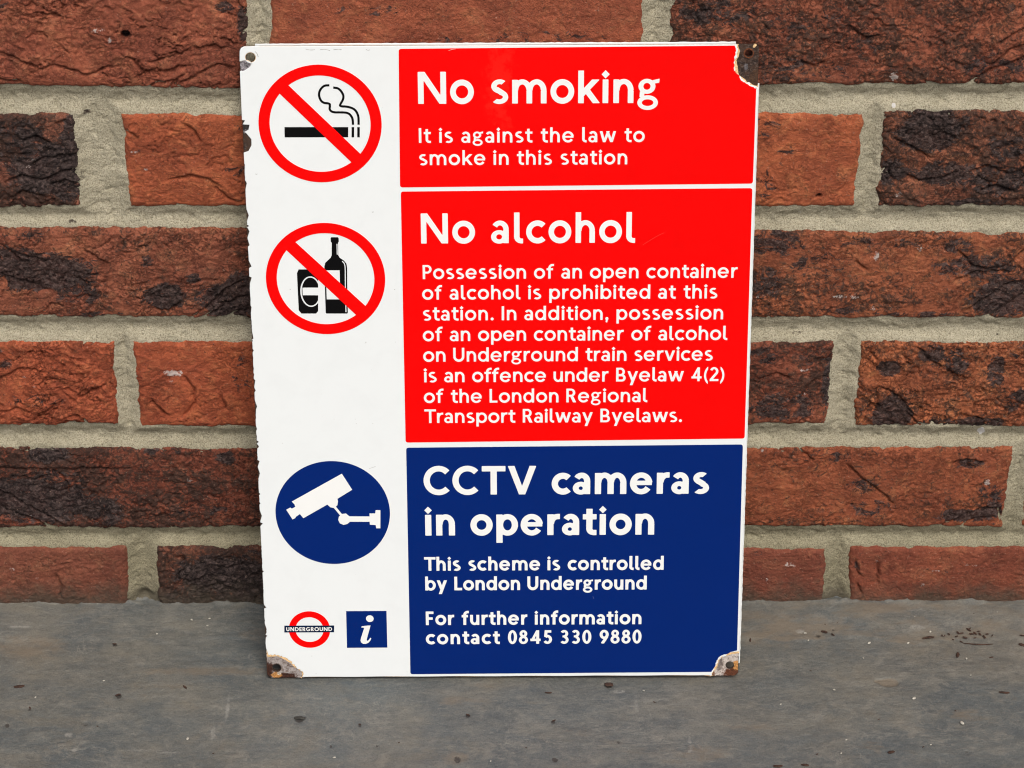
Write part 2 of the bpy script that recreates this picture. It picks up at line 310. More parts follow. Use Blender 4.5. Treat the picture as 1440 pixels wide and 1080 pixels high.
# ------------------------------------------------------------------ bricks (corners TL TR BR BL in wall millimetres)
# tint, angle of folds, fold strength, burnt blobs, speckle level, flecks, drilled hole
OR = (.400, .125, .062); RD = (.345, .100, .058); BR = (.270, .098, .062); DK = (.215, .082, .056)
BRICKS = [
 dict(q=[(-206.75,67.89), (3.19,68.91), (-2.31,5.53), (-211.85,9.31)], t=(.285, .095, .060), ang=-.12, fold=1.0, crack=1.5, burnt=[(-1.37,46.97,3.86,13.13,0.75), (-10.52,56.29,6.16,3.85,0.60), (-132.87,56.18,7.69,4.62,0.40)], sp=.10, fl=[(-80.09,42.65,4.64,1.93,0.62), (-74.79,36.24,1.55,3.10,0.60)], hole=[(-66.01,39.67,2.52,2.52)], cl=[[(-141.94,29.98), (-129.29,27.00), (-122.13,22.81), (-113.78,19.45), (-107.11,21.38), (-96.52,18.62), (-90.29,15.36), (-84.23,16.57), (-80.21,19.47), (-68.15,21.41)], [(-62.18,14.18), (-54.35,17.44), (-42.35,18.66), (-32.42,21.44)], [(-59.44,6.90), (-47.17,11.40), (-41.66,12.62), (-34.89,16.61)], [(-39.68,9.59), (-28.41,16.26), (-16.12,22.65), (-7.61,19.89)], [(-55.01,23.46), (-44.04,25.87), (-31.85,30.67)], [(-29.62,31.87), (-18.77,33.07), (-10.19,32.24)], [(-141.24,15.56), (-135.04,12.55), (-125.32,11.95)]]),
 dict(q=[(13.16,68.92), (215.55,68.26), (216.48,8.32), (11.10,7.29)], t=(.300, .095, .055), ang=.05, fold=.6, crack=.3, burnt=[(67.19,54.66,23.11,3.85,0.35), (159.79,38.57,34.89,3.88,0.38), (113.26,36.39,15.52,3.10,0.35)], sp=.16, fl=[]),
 dict(q=[(229.72,69.11), (432.67,69.29), (437.66,8.93), (230.99,8.34)], t=(.295, .105, .065), ang=-.25, fold=1.25, crack=.5, burnt=[(256.09,53.56,23.14,9.26,0.55), (295.03,47.22,15.47,10.05,0.42), (304.45,19.29,31.25,8.59,0.40), (338.51,34.43,7.77,8.55,0.45), (409.74,21.54,19.53,10.15,0.45), (418.37,51.57,5.41,15.45,0.30), (325.67,51.50,23.17,4.63,0.30)], sp=.55, fl=[(354.41,14.98,2.74,3.52,0.85)], cl=[[(408.94,34.01), (416.97,39.97), (424.97,45.91)], [(392.91,8.70), (405.05,18.40), (420.72,24.44), (429.01,28.05)], [(404.88,20.21), (417.76,32.23), (427.11,35.82)], [(371.90,12.33), (378.74,8.69), (389.59,9.31)], [(328.30,44.65), (337.42,37.53), (343.71,39.91)], [(301.54,24.34), (310.43,20.74), (315.63,24.36)]]),
 dict(q=[(445.34,69.30), (646.95,69.48), (656.32,9.09), (451.45,8.50)], t=RD, ang=.1, fold=.8, crack=.4, burnt=[], sp=.2, fl=[]),
 dict(q=[(-288.12,-8.77), (-97.57,-8.63), (-98.63,-68.76), (-294.96,-69.34)], t=(.235, .098, .068), ang=-.2, fold=1.5, crack=.8, burnt=[(-114.84,-43.14,24.72,16.75,0.92), (-132.81,-22.89,19.79,11.87,0.62), (-101.15,-22.87,6.33,13.46,0.75), (-106.05,-56.81,12.02,8.81,0.70), (-165.93,-36.39,31.81,19.88,0.60)], sp=.75, fl=[(-126.71,-42.24,1.99,1.99,0.56), (-123.06,-37.26,1.59,1.19,0.56)], cl=[[(-143.74,-53.15), (-130.97,-47.44), (-119.06,-50.60), (-106.35,-44.90), (-98.43,-43.00)], [(-125.95,-41.13), (-116.64,-36.10), (-105.48,-34.84), (-97.09,-33.59)], [(-129.93,-24.87), (-119.79,-22.38), (-112.54,-27.35)], [(-116.01,-53.76), (-106.79,-49.96), (-96.00,-53.75)], [(-140.23,-62.69), (-130.82,-57.59), (-117.75,-60.77)], [(-109.24,-14.95), (-102.45,-12.47)]]),
 dict(q=[(-72.75,-8.61), (125.47,-9.36), (123.59,-68.63), (-72.07,-68.75)], t=(.365, .108, .055), ang=.08, fold=.8, crack=.6, burnt=[(-11.51,-49.90,8.00,12.00,0.35), (-7.86,-18.34,6.33,11.86,0.30)], sp=.05, fl=[(-66.23,-32.71,2.78,1.19,0.72), (-60.64,-43.56,1.60,1.20,0.62), (-71.87,-44.47,0.80,1.60,0.60)], cl=[[(-37.96,-14.90), (-31.68,-19.84), (-28.82,-27.30)], [(-22.68,-54.98), (-16.35,-61.34), (-8.74,-65.17)], [(-70.04,-18.63), (-63.81,-23.59)], [(-47.94,-49.92), (-36.68,-47.38), (-25.73,-49.91), (-19.34,-54.98)]]),
 dict(q=[(133.35,-9.35), (339.99,-7.43), (338.77,-68.51), (131.65,-68.63)], t=(.385, .120, .060), ang=.1, fold=.75, crack=.3, burnt=[(286.00,-15.91,8.70,11.87,0.35), (286.82,-54.28,7.22,12.03,0.42), (298.09,-33.83,5.57,7.96,0.40)], sp=.12, fl=[], hole=[(317.68,-60.22,1.41,1.21)]),
 dict(q=[(349.75,-6.10), (548.71,-6.84), (555.76,-68.38), (351.23,-68.04)], t=(.260, .105, .066), ang=-.15, fold=1.4, crack=.7, burnt=[(376.01,-18.07,18.22,13.47,0.98), (358.24,-44.20,9.59,8.79,0.78), (386.30,-45.09,17.60,8.80,0.80), (393.42,-13.60,6.33,6.33,0.50), (422.47,-26.99,14.31,9.54,0.62), (416.75,-49.63,22.03,10.42,0.68), (406.24,-65.70,20.14,4.03,0.60)], sp=.62, fl=[(362.19,-58.82,3.21,2.41,0.60)], cl=[[(357.27,-23.30), (368.81,-29.52), (378.18,-35.78)], [(365.70,-45.86), (372.74,-50.29), (383.76,-49.02), (395.65,-45.21)], [(360.46,-35.79), (356.16,-44.61), (359.38,-50.30)], [(377.11,-23.29), (385.60,-19.55), (393.76,-24.52)], [(401.14,-44.58), (411.88,-40.79), (423.49,-45.83), (432.12,-43.30)], [(406.79,-57.26), (417.57,-53.44), (429.11,-57.25)]]),
 dict(q=[(-187.70,-80.87), (12.31,-81.23), (9.63,-142.16), (-193.80,-141.75)], t=(.300, .110, .068), ang=.1, fold=1.2, crack=.9, burnt=[(-124.95,-110.48,29.39,13.88,0.95), (-142.63,-103.38,20.36,9.77,0.85), (-105.82,-125.77,16.42,6.57,0.65), (-64.44,-103.34,5.70,4.89,0.62), (-54.61,-127.19,12.32,9.04,0.85), (-17.77,-129.58,18.91,12.33,1.00), (-9.06,-119.97,12.29,9.83,0.90), (-38.63,-114.25,4.91,4.09,0.55), (-98.71,-139.29,24.74,2.06,0.50), (-131.62,-85.97,13.76,4.05,0.45)], sp=.40, fl=[], cl=[[(-152.84,-110.50), (-142.96,-113.80), (-136.40,-116.45), (-127.64,-120.03), (-119.95,-123.08)], [(-147.55,-91.47), (-141.36,-97.35), (-133.07,-105.22)], [(-42.57,-142.77), (-36.49,-137.11), (-30.52,-132.80), (-19.59,-121.04), (-6.75,-114.66)], [(-36.85,-143.04), (-26.08,-135.08), (-16.60,-129.05), (-6.16,-125.70)], [(-24.20,-142.49), (-14.74,-137.10), (-6.63,-135.08)], [(-128.88,-139.84), (-121.86,-131.77), (-113.98,-133.11)], [(-141.24,-96.04), (-129.31,-101.27), (-120.39,-102.58)], [(-61.49,-134.43), (-53.67,-137.11), (-45.15,-129.06)], [(-100.62,-96.02), (-92.01,-101.25), (-85.53,-105.19)]]),
 dict(q=[(19.59,-81.22), (225.91,-81.57), (226.94,-142.06), (17.06,-142.15)], t=RD, ang=0, fold=.7, crack=.3, burnt=[], sp=.3, fl=[], hid=1),
 dict(q=[(232.81,-82.04), (441.66,-84.26), (446.17,-142.46), (233.99,-142.55)], t=(.325, .115, .062), ang=.18, fold=1.0, crack=.4, burnt=[(294.87,-91.37,18.28,8.94,0.62), (290.14,-117.44,10.66,12.30,0.62), (320.14,-105.52,16.33,10.62,0.42), (351.76,-91.34,24.38,4.88,0.42), (428.48,-126.97,19.76,13.99,0.92), (410.08,-106.42,24.52,8.99,0.62), (398.71,-93.66,12.20,5.70,0.55), (334.52,-137.16,12.39,3.30,0.55), (384.23,-139.08,28.93,2.48,0.50)], sp=.52, fl=[(353.20,-99.82,1.63,3.26,0.90), (333.84,-127.02,5.76,1.23,0.70), (342.07,-127.01,4.11,1.23,0.72), (289.00,-127.04,4.94,1.65,0.62), (377.60,-94.14,2.03,3.25,0.56), (353.34,-134.73,2.06,2.06,0.66)], cl=[[(414.91,-142.99), (425.81,-136.91), (436.31,-127.50), (444.76,-120.82)], [(398.70,-116.19), (411.81,-110.22), (428.75,-109.16)], [(406.33,-137.19), (419.10,-126.84), (428.65,-119.50), (438.50,-115.51)], [(397.88,-94.45), (409.16,-106.26), (418.37,-107.58), (428.52,-106.91)], [(428.46,-106.25), (437.58,-95.74), (441.69,-91.81)], [(341.92,-102.35), (348.07,-108.93)]]),
 dict(q=[(448.55,-84.25), (647.37,-84.15), (655.66,-142.37), (454.03,-142.46)], t=OR, ang=0, fold=.8, crack=.3, burnt=[], sp=.2, fl=[]),
 dict(q=[(-286.79,-157.42), (-87.39,-158.32), (-88.92,-216.97), (-292.32,-219.06)], t=(.350, .098, .052), ang=-.3, fold=1.2, crack=1.3, burnt=[(-141.39,-198.69,21.03,5.89,0.30), (-153.15,-168.70,8.33,8.33,0.30)], sp=.12, fl=[(-141.92,-182.12,1.67,1.25,0.62), (-137.09,-188.62,1.26,1.26,0.60)], cl=[[(-161.71,-187.10), (-151.79,-180.85), (-143.20,-176.00), (-135.17,-176.97), (-129.60,-179.45)], [(-138.18,-209.53), (-128.36,-204.59), (-124.47,-200.37)], [(-111.38,-197.56), (-102.75,-191.96), (-94.26,-187.77)], [(-140.90,-213.49), (-131.06,-208.54), (-124.82,-204.31), (-120.82,-198.68)], [(-121.92,-211.36), (-113.56,-209.66), (-109.07,-212.07), (-107.69,-216.74)], [(-156.71,-207.13), (-148.24,-204.31), (-141.48,-207.13)]]),
 dict(q=[(-77.39,-157.83), (124.80,-158.73), (122.83,-219.47), (-76.79,-219.01)], t=(.365, .102, .052), ang=.15, fold=.8, crack=.7, burnt=[(-14.38,-183.58,5.86,20.94,0.30)], sp=.08, fl=[(-53.90,-179.60,6.27,2.51,0.92), (-56.39,-185.59,2.51,1.26,0.60)], cl=[[(-48.40,-180.81), (-42.60,-190.55), (-43.20,-200.35), (-47.15,-207.39), (-50.25,-210.21)], [(-68.20,-198.25), (-65.03,-203.16), (-59.60,-209.51)], [(-27.10,-194.73), (-24.21,-205.97)], [(-67.16,-200.07), (-61.69,-205.70), (-59.62,-209.93)]]),
 dict(q=[(132.28,-158.73), (333.44,-158.16), (332.68,-216.86), (130.46,-218.96)], t=(.260, .090, .056), ang=.1, fold=1.1, crack=.5, burnt=[(305.22,-203.62,23.64,10.98,0.62), (331.51,-185.97,4.20,19.31,0.80), (290.74,-168.54,10.85,8.34,0.45), (319.94,-168.53,12.52,6.68,0.40)], sp=.62, fl=[(317.12,-176.98,4.18,1.26,0.66), (315.23,-194.52,5.05,1.68,0.56)], cl=[[(290.58,-183.48), (299.67,-179.31), (309.22,-183.47)], [(314.71,-197.43), (318.88,-189.04), (323.20,-183.47)], [(322.33,-169.63), (331.52,-168.25)]]),
 dict(q=[(347.96,-157.66), (548.18,-158.57), (554.04,-218.85), (347.63,-218.39)], t=(.375, .132, .066), ang=-.2, fold=1.5, crack=.9, burnt=[(370.64,-208.68,11.85,13.54,1.00), (366.42,-175.96,7.53,5.86,0.92), (390.68,-166.03,8.34,6.67,0.75), (405.72,-170.98,8.36,10.03,0.70), (429.44,-178.44,5.86,12.57,0.78), (423.69,-214.79,16.96,4.24,0.85), (399.10,-214.80,12.72,3.39,0.75), (446.60,-198.52,10.97,8.43,0.60), (353.85,-204.62,3.38,3.38,0.60), (440.47,-163.54,10.00,5.83,0.50)], sp=.40, fl=[], cl=[[(359.78,-189.72), (368.09,-191.54), (374.35,-196.71), (379.66,-204.45), (385.99,-210.09)], [(359.78,-189.72), (361.53,-197.42), (359.81,-205.86)], [(352.87,-207.28), (357.15,-201.64), (361.84,-201.63)], [(357.46,-158.64), (354.50,-165.50), (359.44,-169.62)], [(399.48,-176.51), (406.84,-180.66), (416.41,-183.44)], [(381.95,-161.37), (389.59,-169.61), (398.20,-175.12)], [(379.86,-206.99), (385.14,-214.06), (393.63,-216.90)], [(402.68,-212.64), (411.70,-208.39), (424.90,-211.22)]]),
 dict(q=[(-194.80,-232.92), (17.55,-233.39), (14.30,-292.97), (-200.68,-294.06)], t=(.255, .085, .055), ang=-.25, fold=1.3, crack=.8, burnt=[(-146.02,-271.10,38.78,17.23,0.92), (-132.29,-238.08,12.79,5.97,0.85), (-129.46,-254.24,21.43,6.00,0.62), (-101.40,-279.06,12.96,11.23,0.62), (-26.71,-240.66,6.83,4.27,0.75), (-66.04,-235.48,17.04,3.41,0.50), (-41.06,-281.72,25.95,6.06,0.35)], sp=.70, fl=[(-147.64,-283.87,1.30,1.73,0.70), (-49.44,-256.32,2.14,2.14,0.60)], cl=[[(-167.08,-263.91), (-157.89,-267.58), (-152.40,-272.72), (-142.23,-279.37), (-130.95,-287.52), (-119.37,-293.04)], [(-170.44,-273.46), (-159.03,-279.37), (-145.32,-286.78), (-131.40,-292.74)], [(-139.44,-248.89), (-128.88,-250.34), (-124.54,-255.14), (-122.50,-262.00)], [(-135.97,-263.17), (-128.97,-264.93), (-120.33,-261.71)], [(-154.65,-234.18), (-144.14,-235.61), (-134.48,-233.45), (-126.46,-236.33)], [(-154.09,-252.96), (-143.65,-255.87), (-133.87,-252.96)], [(-59.95,-232.72), (-49.40,-234.15), (-33.94,-232.71)], [(-169.01,-247.59), (-127.47,-247.88), (-79.93,-247.58)]]),
 dict(q=[(25.21,-233.39), (230.15,-233.35), (231.10,-292.95), (22.98,-292.97)], t=RD, ang=0, fold=.7, crack=.3, burnt=[], sp=.3, fl=[], hid=1),
 dict(q=[(237.39,-233.34), (446.26,-232.26), (444.63,-292.93), (238.47,-292.41)], t=(.330, .108, .058), ang=.2, fold=.9, crack=.5, burnt=[(424.54,-282.74,19.95,5.20,0.95), (437.18,-279.00,6.06,9.53,0.75), (357.89,-260.46,11.19,6.89,0.50), (365.61,-277.41,17.31,6.06,0.42), (420.98,-244.73,9.42,3.85,0.62), (332.87,-239.54,17.09,4.27,0.40), (435.88,-265.73,8.62,6.90,0.50)], sp=.38, fl=[(431.72,-258.35,2.15,2.58,0.80), (294.63,-235.40,1.28,1.28,0.80), (421.03,-268.38,1.29,1.29,0.60)], cl=[[(396.47,-292.69), (410.60,-288.51), (421.97,-281.08), (433.55,-276.34), (440.70,-278.11), (443.06,-289.70)], [(409.06,-244.44), (418.28,-241.26), (429.22,-243.86)], [(346.03,-244.46), (353.77,-252.88), (366.57,-264.56), (378.15,-274.87)], [(417.01,-292.69), (425.98,-285.24), (439.09,-283.75)], [(316.88,-234.07), (325.62,-241.28)], [(418.28,-241.26), (420.01,-247.05)]]),
 dict(q=[(453.51,-232.26), (648.09,-232.22), (656.19,-292.91), (456.38,-292.93)], t=(.34, .11, .06), ang=.1, fold=.8, crack=.3, burnt=[], sp=.1, fl=[]),
 dict(q=[(-295.43,-307.57), (-90.03,-306.47), (-92.94,-363.91), (-300.84,-365.02)], t=(.235, .088, .060), ang=.05, fold=.7, crack=.3, burnt=[(-160.25,-352.70,39.81,5.31,0.30), (-134.91,-336.03,2.64,8.80,0.30)], sp=.20, fl=[(-163.21,-323.92,2.19,1.75,0.62), (-155.41,-348.24,3.09,1.77,0.64), (-145.50,-351.02,1.33,1.33,0.75), (-148.09,-331.07,1.76,1.32,0.60)], cl=[[(-135.67,-327.46), (-133.42,-336.65), (-134.84,-345.89)]]),
 dict(q=[(-73.03,-306.47), (127.62,-307.00), (125.65,-364.49), (-76.07,-363.91)], t=(.200, .082, .056), ang=0, fold=1.3, crack=.5, burnt=[(-34.97,-327.76,28.10,14.93,0.95), (-22.51,-341.57,22.05,15.00,0.85), (-55.76,-344.35,17.66,8.83,0.60), (-14.53,-314.08,10.49,6.12,0.50)], sp=.72, fl=[], cl=[[(-61.73,-315.29), (-56.77,-313.78), (-56.13,-322.88), (-61.49,-330.52), (-54.35,-333.58), (-43.09,-328.99)], [(-41.34,-319.84), (-30.56,-322.88), (-18.15,-318.32), (-12.22,-321.36)], [(-49.84,-339.72), (-37.33,-335.11), (-25.35,-339.72)]]),
 dict(q=[(135.48,-306.46), (338.21,-308.62), (340.61,-359.45), (133.65,-363.93)], t=(.225, .078, .054), ang=.1, fold=.6, crack=.3, burnt=[(296.41,-311.89,3.50,3.50,0.40)], sp=.15, fl=[(316.61,-320.62,4.39,2.19,0.70), (302.71,-331.62,1.32,1.76,0.58)]),
 dict(q=[(351.17,-306.45), (555.77,-306.98), (560.96,-365.09), (355.59,-363.95)], t=(.275, .090, .056), ang=.12, fold=.65, crack=.3, burnt=[(358.41,-322.27,2.20,6.15,0.50), (413.20,-326.11,1.32,1.76,0.60)], sp=.12, fl=[(369.94,-317.89,1.32,1.32,0.70), (399.52,-336.04,1.76,1.76,0.64), (429.40,-320.62,5.27,0.88,0.62), (406.51,-325.01,3.52,0.88,0.58)], cl=[[(357.09,-316.79), (358.96,-325.93), (361.01,-328.98)], [(370.60,-318.31), (371.25,-335.12)], [(359.00,-335.12), (362.62,-342.81)]]),
]
# the wall goes on beyond the frame: two courses above, and the ends of the courses in view
def rect(x0, x1, z1, z0): return [(x0, z1), (x1, z1), (x1, z0), (x0, z0)]
outs = []
for k in range(2):
    zt = 145 + 75 * k
    for j in range(-4, 6):
        x0 = -225 * .5 * (1 - k) + 225 * j + 5
        outs.append(rect(x0, x0 + 215, zt, zt - 65))
for k in range(6):
    row = [B['q'] for B in BRICKS if abs((B['q'][0][1] + B['q'][3][1]) / 2 - (37.5 - 75 * k)) < 30]
    xl, xr = min(q[0][0] for q in row), max(q[1][0] for q in row); zt = 70 - 75 * k
    while xl > -700: outs.append(rect(xl - 225, xl - 10, zt, zt - 65)); xl -= 225
    while xr < 1000: outs.append(rect(xr + 10, xr + 225, zt, zt - 65)); xr += 225
for n_, q in enumerate(outs):
    rr = random.Random(n_)
    BRICKS.append(dict(q=q, t=tuple(c * rr.uniform(.75, 1.1) for c in RD), ang=rr.uniform(-.3, .3), fold=1, crack=.5,
        burnt=[(q[0][0] + rr.uniform(0, 215), q[3][1] + rr.uniform(0, 65), rr.uniform(15, 35), rr.uniform(8, 20), rr.uniform(.4, .9)) for _ in range(3)], sp=rr.uniform(.1, .6), fl=[], out=1))

wall = tag(empty('brick_wall', (.15, 0, GROUND_Z)), 'old rustic red brick wall with burnt patches and pale sandy mortar behind the enamel sign', 'wall')
WOFF = np.array([.15, 0, GROUND_Z])

def brick(i, B):
    q = np.array(B['q'], float); TL, TR, BRc, BL = q
    Wm = (np.linalg.norm(TR - TL) + np.linalg.norm(BRc - BL)) / 2; Hm = (np.linalg.norm(TL - BL) + np.linalg.norm(TR - BRc)) / 2
    res = 3.0 if B.get('hid') else (2.6 if B.get('out') else .78)
    nu, nv = int(Wm / res) + 2, int(Hm / res) + 2
    s, t = np.meshgrid(np.linspace(0, 1, nu), np.linspace(0, 1, nv))          # t: 0 bottom, 1 top
    P = lambda a: (BL[a] * (1 - s) + BRc[a] * s) * (1 - t) + (TL[a] * (1 - s) + TR[a] * s) * t
    X, Z = P(0), P(1)
    # ragged outline: push the borders about
    wx = np.exp(-np.minimum(s, 1 - s) * Wm / 6); wz = np.exp(-np.minimum(t, 1 - t) * Hm / 6)
    X0, Z0 = X.copy(), Z.copy()
    sd_ = i * 3
    X = X + wx * (1.5 * fbm(Z0 / 13, X0 / 90, 4, 50 + sd_, .6)); Z = Z + wz * (1.35 * fbm(X0 / 17, Z0 / 90, 5, 80 + sd_, .62))
    e = np.minimum(np.minimum(s, 1 - s) * Wm, np.minimum(t, 1 - t) * Hm)
    ec = e + .8 * pn(X / 6, Z / 6, 91)
    # folded, dragged clay surface
    ca, sa = math.cos(B['ang']), math.sin(B['ang'])
    U = X * ca + Z * sa; Vv = -X * sa + Z * ca
    wu = 6 * fbm(U / 17, Vv / 14, 3, 200 + sd_); wv = 5.5 * fbm(U / 16, Vv / 13, 3, 230 + sd_)
    f = B['fold']
    rough_mask = ss(-.25, .35, fbm(X / 45, Z / 28, 2, 260 + sd_) + (f - 1) * .5)
    lumps = fbm((U + wu) / 16, (Vv + wv) / 8.5, 4, 300 + sd_, .55)
    rid = 1 - np.abs(fbm((U + wu * 2) / 9, (Vv + wv * 2) / 5, 3, 340 + sd_)) * 2.4
    small = fbm((U + wu) / 3.6, (Vv + wv) / 2.6, 3, 380 + sd_, .65)
    h = .75 * f * lumps + f * rough_mask * (.50 * rid + .90 * small) + .26 * small
    # long cracks
    cr = np.abs(fbm((U + 2 * wu) / 46, (Vv + 2 * wv) / 11, 3, 420 + sd_)); gate = ss(.0, .3, fbm(X / 36, Z / 22, 2, 450 + sd_) + .12)
    h -= B['crack'] * 1.9 * np.exp(-(cr / .030) ** 2) * gate
    st = fbm((U + 2 * wu) / 60, (Vv + 2 * wv) / 14, 2, 470 + sd_) * 3.0
    h += .55 * B['crack'] * (st - np.floor(st)) * ss(0, .15, 1 - (st - np.floor(st)))       # lifted lamellae
    for path in B.get('cl', []):
        wobx = X + 1.1 * fbm(X / 6, Z / 6, 3, 700 + sd_); wobz = Z + 1.1 * fbm(X / 6, Z / 6, 3, 720 + sd_)
        dm = np.full(X.shape, 99.); sg = np.zeros_like(X); tt = np.zeros_like(X); L_ = len(path) - 1
        for k_ in range(L_):
            (ax, az), (bx, bz) = path[k_], path[k_ + 1]; dx, dz = bx - ax, bz - az; ll = dx * dx + dz * dz
            u_ = np.clip(((wobx - ax) * dx + (wobz - az) * dz) / ll, 0, 1)
            d_ = np.hypot(wobx - ax - u_ * dx, wobz - az - u_ * dz); m_ = d_ < dm
            dm = np.where(m_, d_, dm); sg = np.where(m_, np.sign((wobz - az) * dx - (wobx - ax) * dz), sg); tt = np.where(m_, (k_ + u_) / L_, tt)
        env = np.clip(np.minimum(tt, 1 - tt) * 7 + .25, 0, 1)
        h -= 2.3 * np.exp(-(dm / .85) ** 2) * env
        h += .95 * np.exp(-dm / 4.5) * (sg > 0) * env - .35 * np.exp(-dm / 4) * (sg < 0) * env
    burn = blobs(X, Z, B['burnt'], .42) if len(B['burnt']) else X * 0
    h -= .9 * burn * ss(-.2, .4, fbm(X / 9, Z / 5, 3, 500 + sd_)) 
    hole = X * 0
    if B.get('hole'):
        hole = blobs(X, Z, B['hole'], .18); h -= 9 * hole
    face = -1.9 - h                                                            # towards the viewer is -Y
    y = face + 4.6 * np.exp(-np.clip(ec, 0, None) / 1.15)
    fl = blobs(X, Z, B['fl'], .5) if len(B['fl']) else X * 0
    burn = np.maximum(burn, hole * 1.5)
    mk = np.stack([burn, X * 0 + B['sp'] * (.55 + .45 * rough_mask), fl, X * 0 + 1], -1)
    V = np.stack([X * MM, y * MM, Z * MM], -1)
    # skirt to the back of the brick
    idx = np.arange(nu * nv).reshape(nv, nu)
    ring = np.concatenate([idx[0, :-1], idx[:-1, -1], idx[-1, :0:-1], idx[:0:-1, 0]])
    Vf = V.reshape(-1, 3); back = Vf[ring].copy(); back[:, 1] = .10
    nb = len(Vf); m = len(ring); k = np.arange(m)
    F2 = np.stack([ring, nb + k, nb + (k + 1) % m, ring[(k + 1) % m]], -1)
    Vall = np.concatenate([Vf, back, [[X.mean() * MM, .10, Z.mean() * MM]]])
    # back closed by quads that meet in the middle
    if m % 2: F3 = np.zeros((0, 4), int)
    else: F3 = np.array([[nb + a, nb + m, nb + (a + 2) % m, nb + a + 1] for a in range(0, m, 2)])
    mkA = mk.reshape(-1, 4); mkA = np.concatenate([mkA, mkA[ring], mkA[:1]])
    lowr = 1.02 if q[0][1] > -230 else .88  # low courses darkened in the tint: occlusion near the ground as well as dirt
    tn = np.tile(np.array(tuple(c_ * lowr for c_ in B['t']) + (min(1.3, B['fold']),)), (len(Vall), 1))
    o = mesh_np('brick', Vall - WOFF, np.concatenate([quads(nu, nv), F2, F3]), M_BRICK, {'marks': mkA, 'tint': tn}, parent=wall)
    return o
for i, B in enumerate(BRICKS): brick(i, B)

def make_mortar():
    def build(xs, zs, lim, name, inframe):
        X, Z = np.meshgrid(xs, zs)
        D = np.full(X.shape, 99.)                          # distance outside the nearest brick
        for B in BRICKS:
            q = np.array(B['q'], float)[::-1]              # counter-clockwise seen from the front
            x0, x1, z0, z1 = q[:, 0].min() - 25, q[:, 0].max() + 25, q[:, 1].min() - 25, q[:, 1].max() + 25
            ii = np.where((xs > x0) & (xs < x1))[0]; jj = np.where((zs > z0) & (zs < z1))[0]
            if len(ii) < 1 or len(jj) < 1: continue
            sl_ = (slice(jj[0], jj[-1] + 1), slice(ii[0], ii[-1] + 1)); x, z = X[sl_], Z[sl_]
            d = np.full(x.shape, -1e9)
            for a in range(4):
                p0, p1 = q[a], q[(a + 1) % 4]; ex, ez = p1 - p0; L = math.hypot(ex, ez)
                d = np.maximum(d, ((x - p0[0]) * ez - (z - p0[1]) * ex) / L)
            D[sl_] = np.minimum(D[sl_], d)
        keep = D > -4
        n = fbm(X / 7, Z / 6, 3, 600)
        y = .1 + 2.7 * ss(-1, 7.5, D) - .6 * n + .32 * fbm(X / 2.1, Z / 2.1, 2, 610) - 1.6 * np.maximum(0, fbm(X / 24, Z / 14, 4, 620))
        y += .0 + .9 * ss(.18, .45, fbm(X / 5, Z / 5, 2, 633)) * ss(0, 2, D)
        y -= 1.6 * ss(4, 1.5, -Z * 0 + np.abs(Z + 338)) * 0
        hol = blobs(X, Z, [(-82.36,-346.01,3.97,3.53,1.00), (-67.87,-194.13,1.68,1.68,0.80)], .6) if inframe else X * 0
        y += 2.5 * hol
        low = ss(-180, -345, Z)
        sm = blobs(X, Z, [(-91.34,-9.51,3.55,1.97,0.75), (-96.96,-29.59,3.97,15.87,0.45), (-99.46,-49.95,4.80,11.99,0.50), (310.76,-154.24,4.15,1.66,0.62), (357.06,-129.41,0.41,0.41,0.10), (-105.93,-78.96,3.63,1.62,0.55), (427.10,-154.69,4.16,1.66,0.50), (351.95,-330.52,1.76,11.45,0.50)], .6) if inframe else X * 0
        fl = blobs(X, Z, [(425.27,-222.48,2.55,3.83,0.85), (355.92,-4.32,1.58,1.58,0.75), (307.98,-72.69,2.02,1.21,0.60)], .5) if inframe else X * 0
        mk = np.stack([low, sm, fl, np.ones_like(X)], -1)
        V = np.stack([X * MM, y * MM, Z * MM], -1).reshape(-1, 3)
        F = quads(len(xs), len(zs), keep)
        used = np.zeros(len(V), bool); used[F.ravel()] = 1; re = np.cumsum(used) - 1
        mesh_np(name, V[used] - WOFF, re[F], M_MORTAR, {'marks': mk.reshape(-1, 4)[used]}, parent=wall)
    xs = np.unique(np.concatenate([np.arange(-720, -185, 3.), np.arange(-185, 475, .95), np.arange(475, 1020, 3.)]))
    zs = np.unique(np.concatenate([np.arange(-372, 80, .95), np.arange(80, 222, 3.)]))
    build(xs, zs, None, 'mortar', True)
make_mortar()

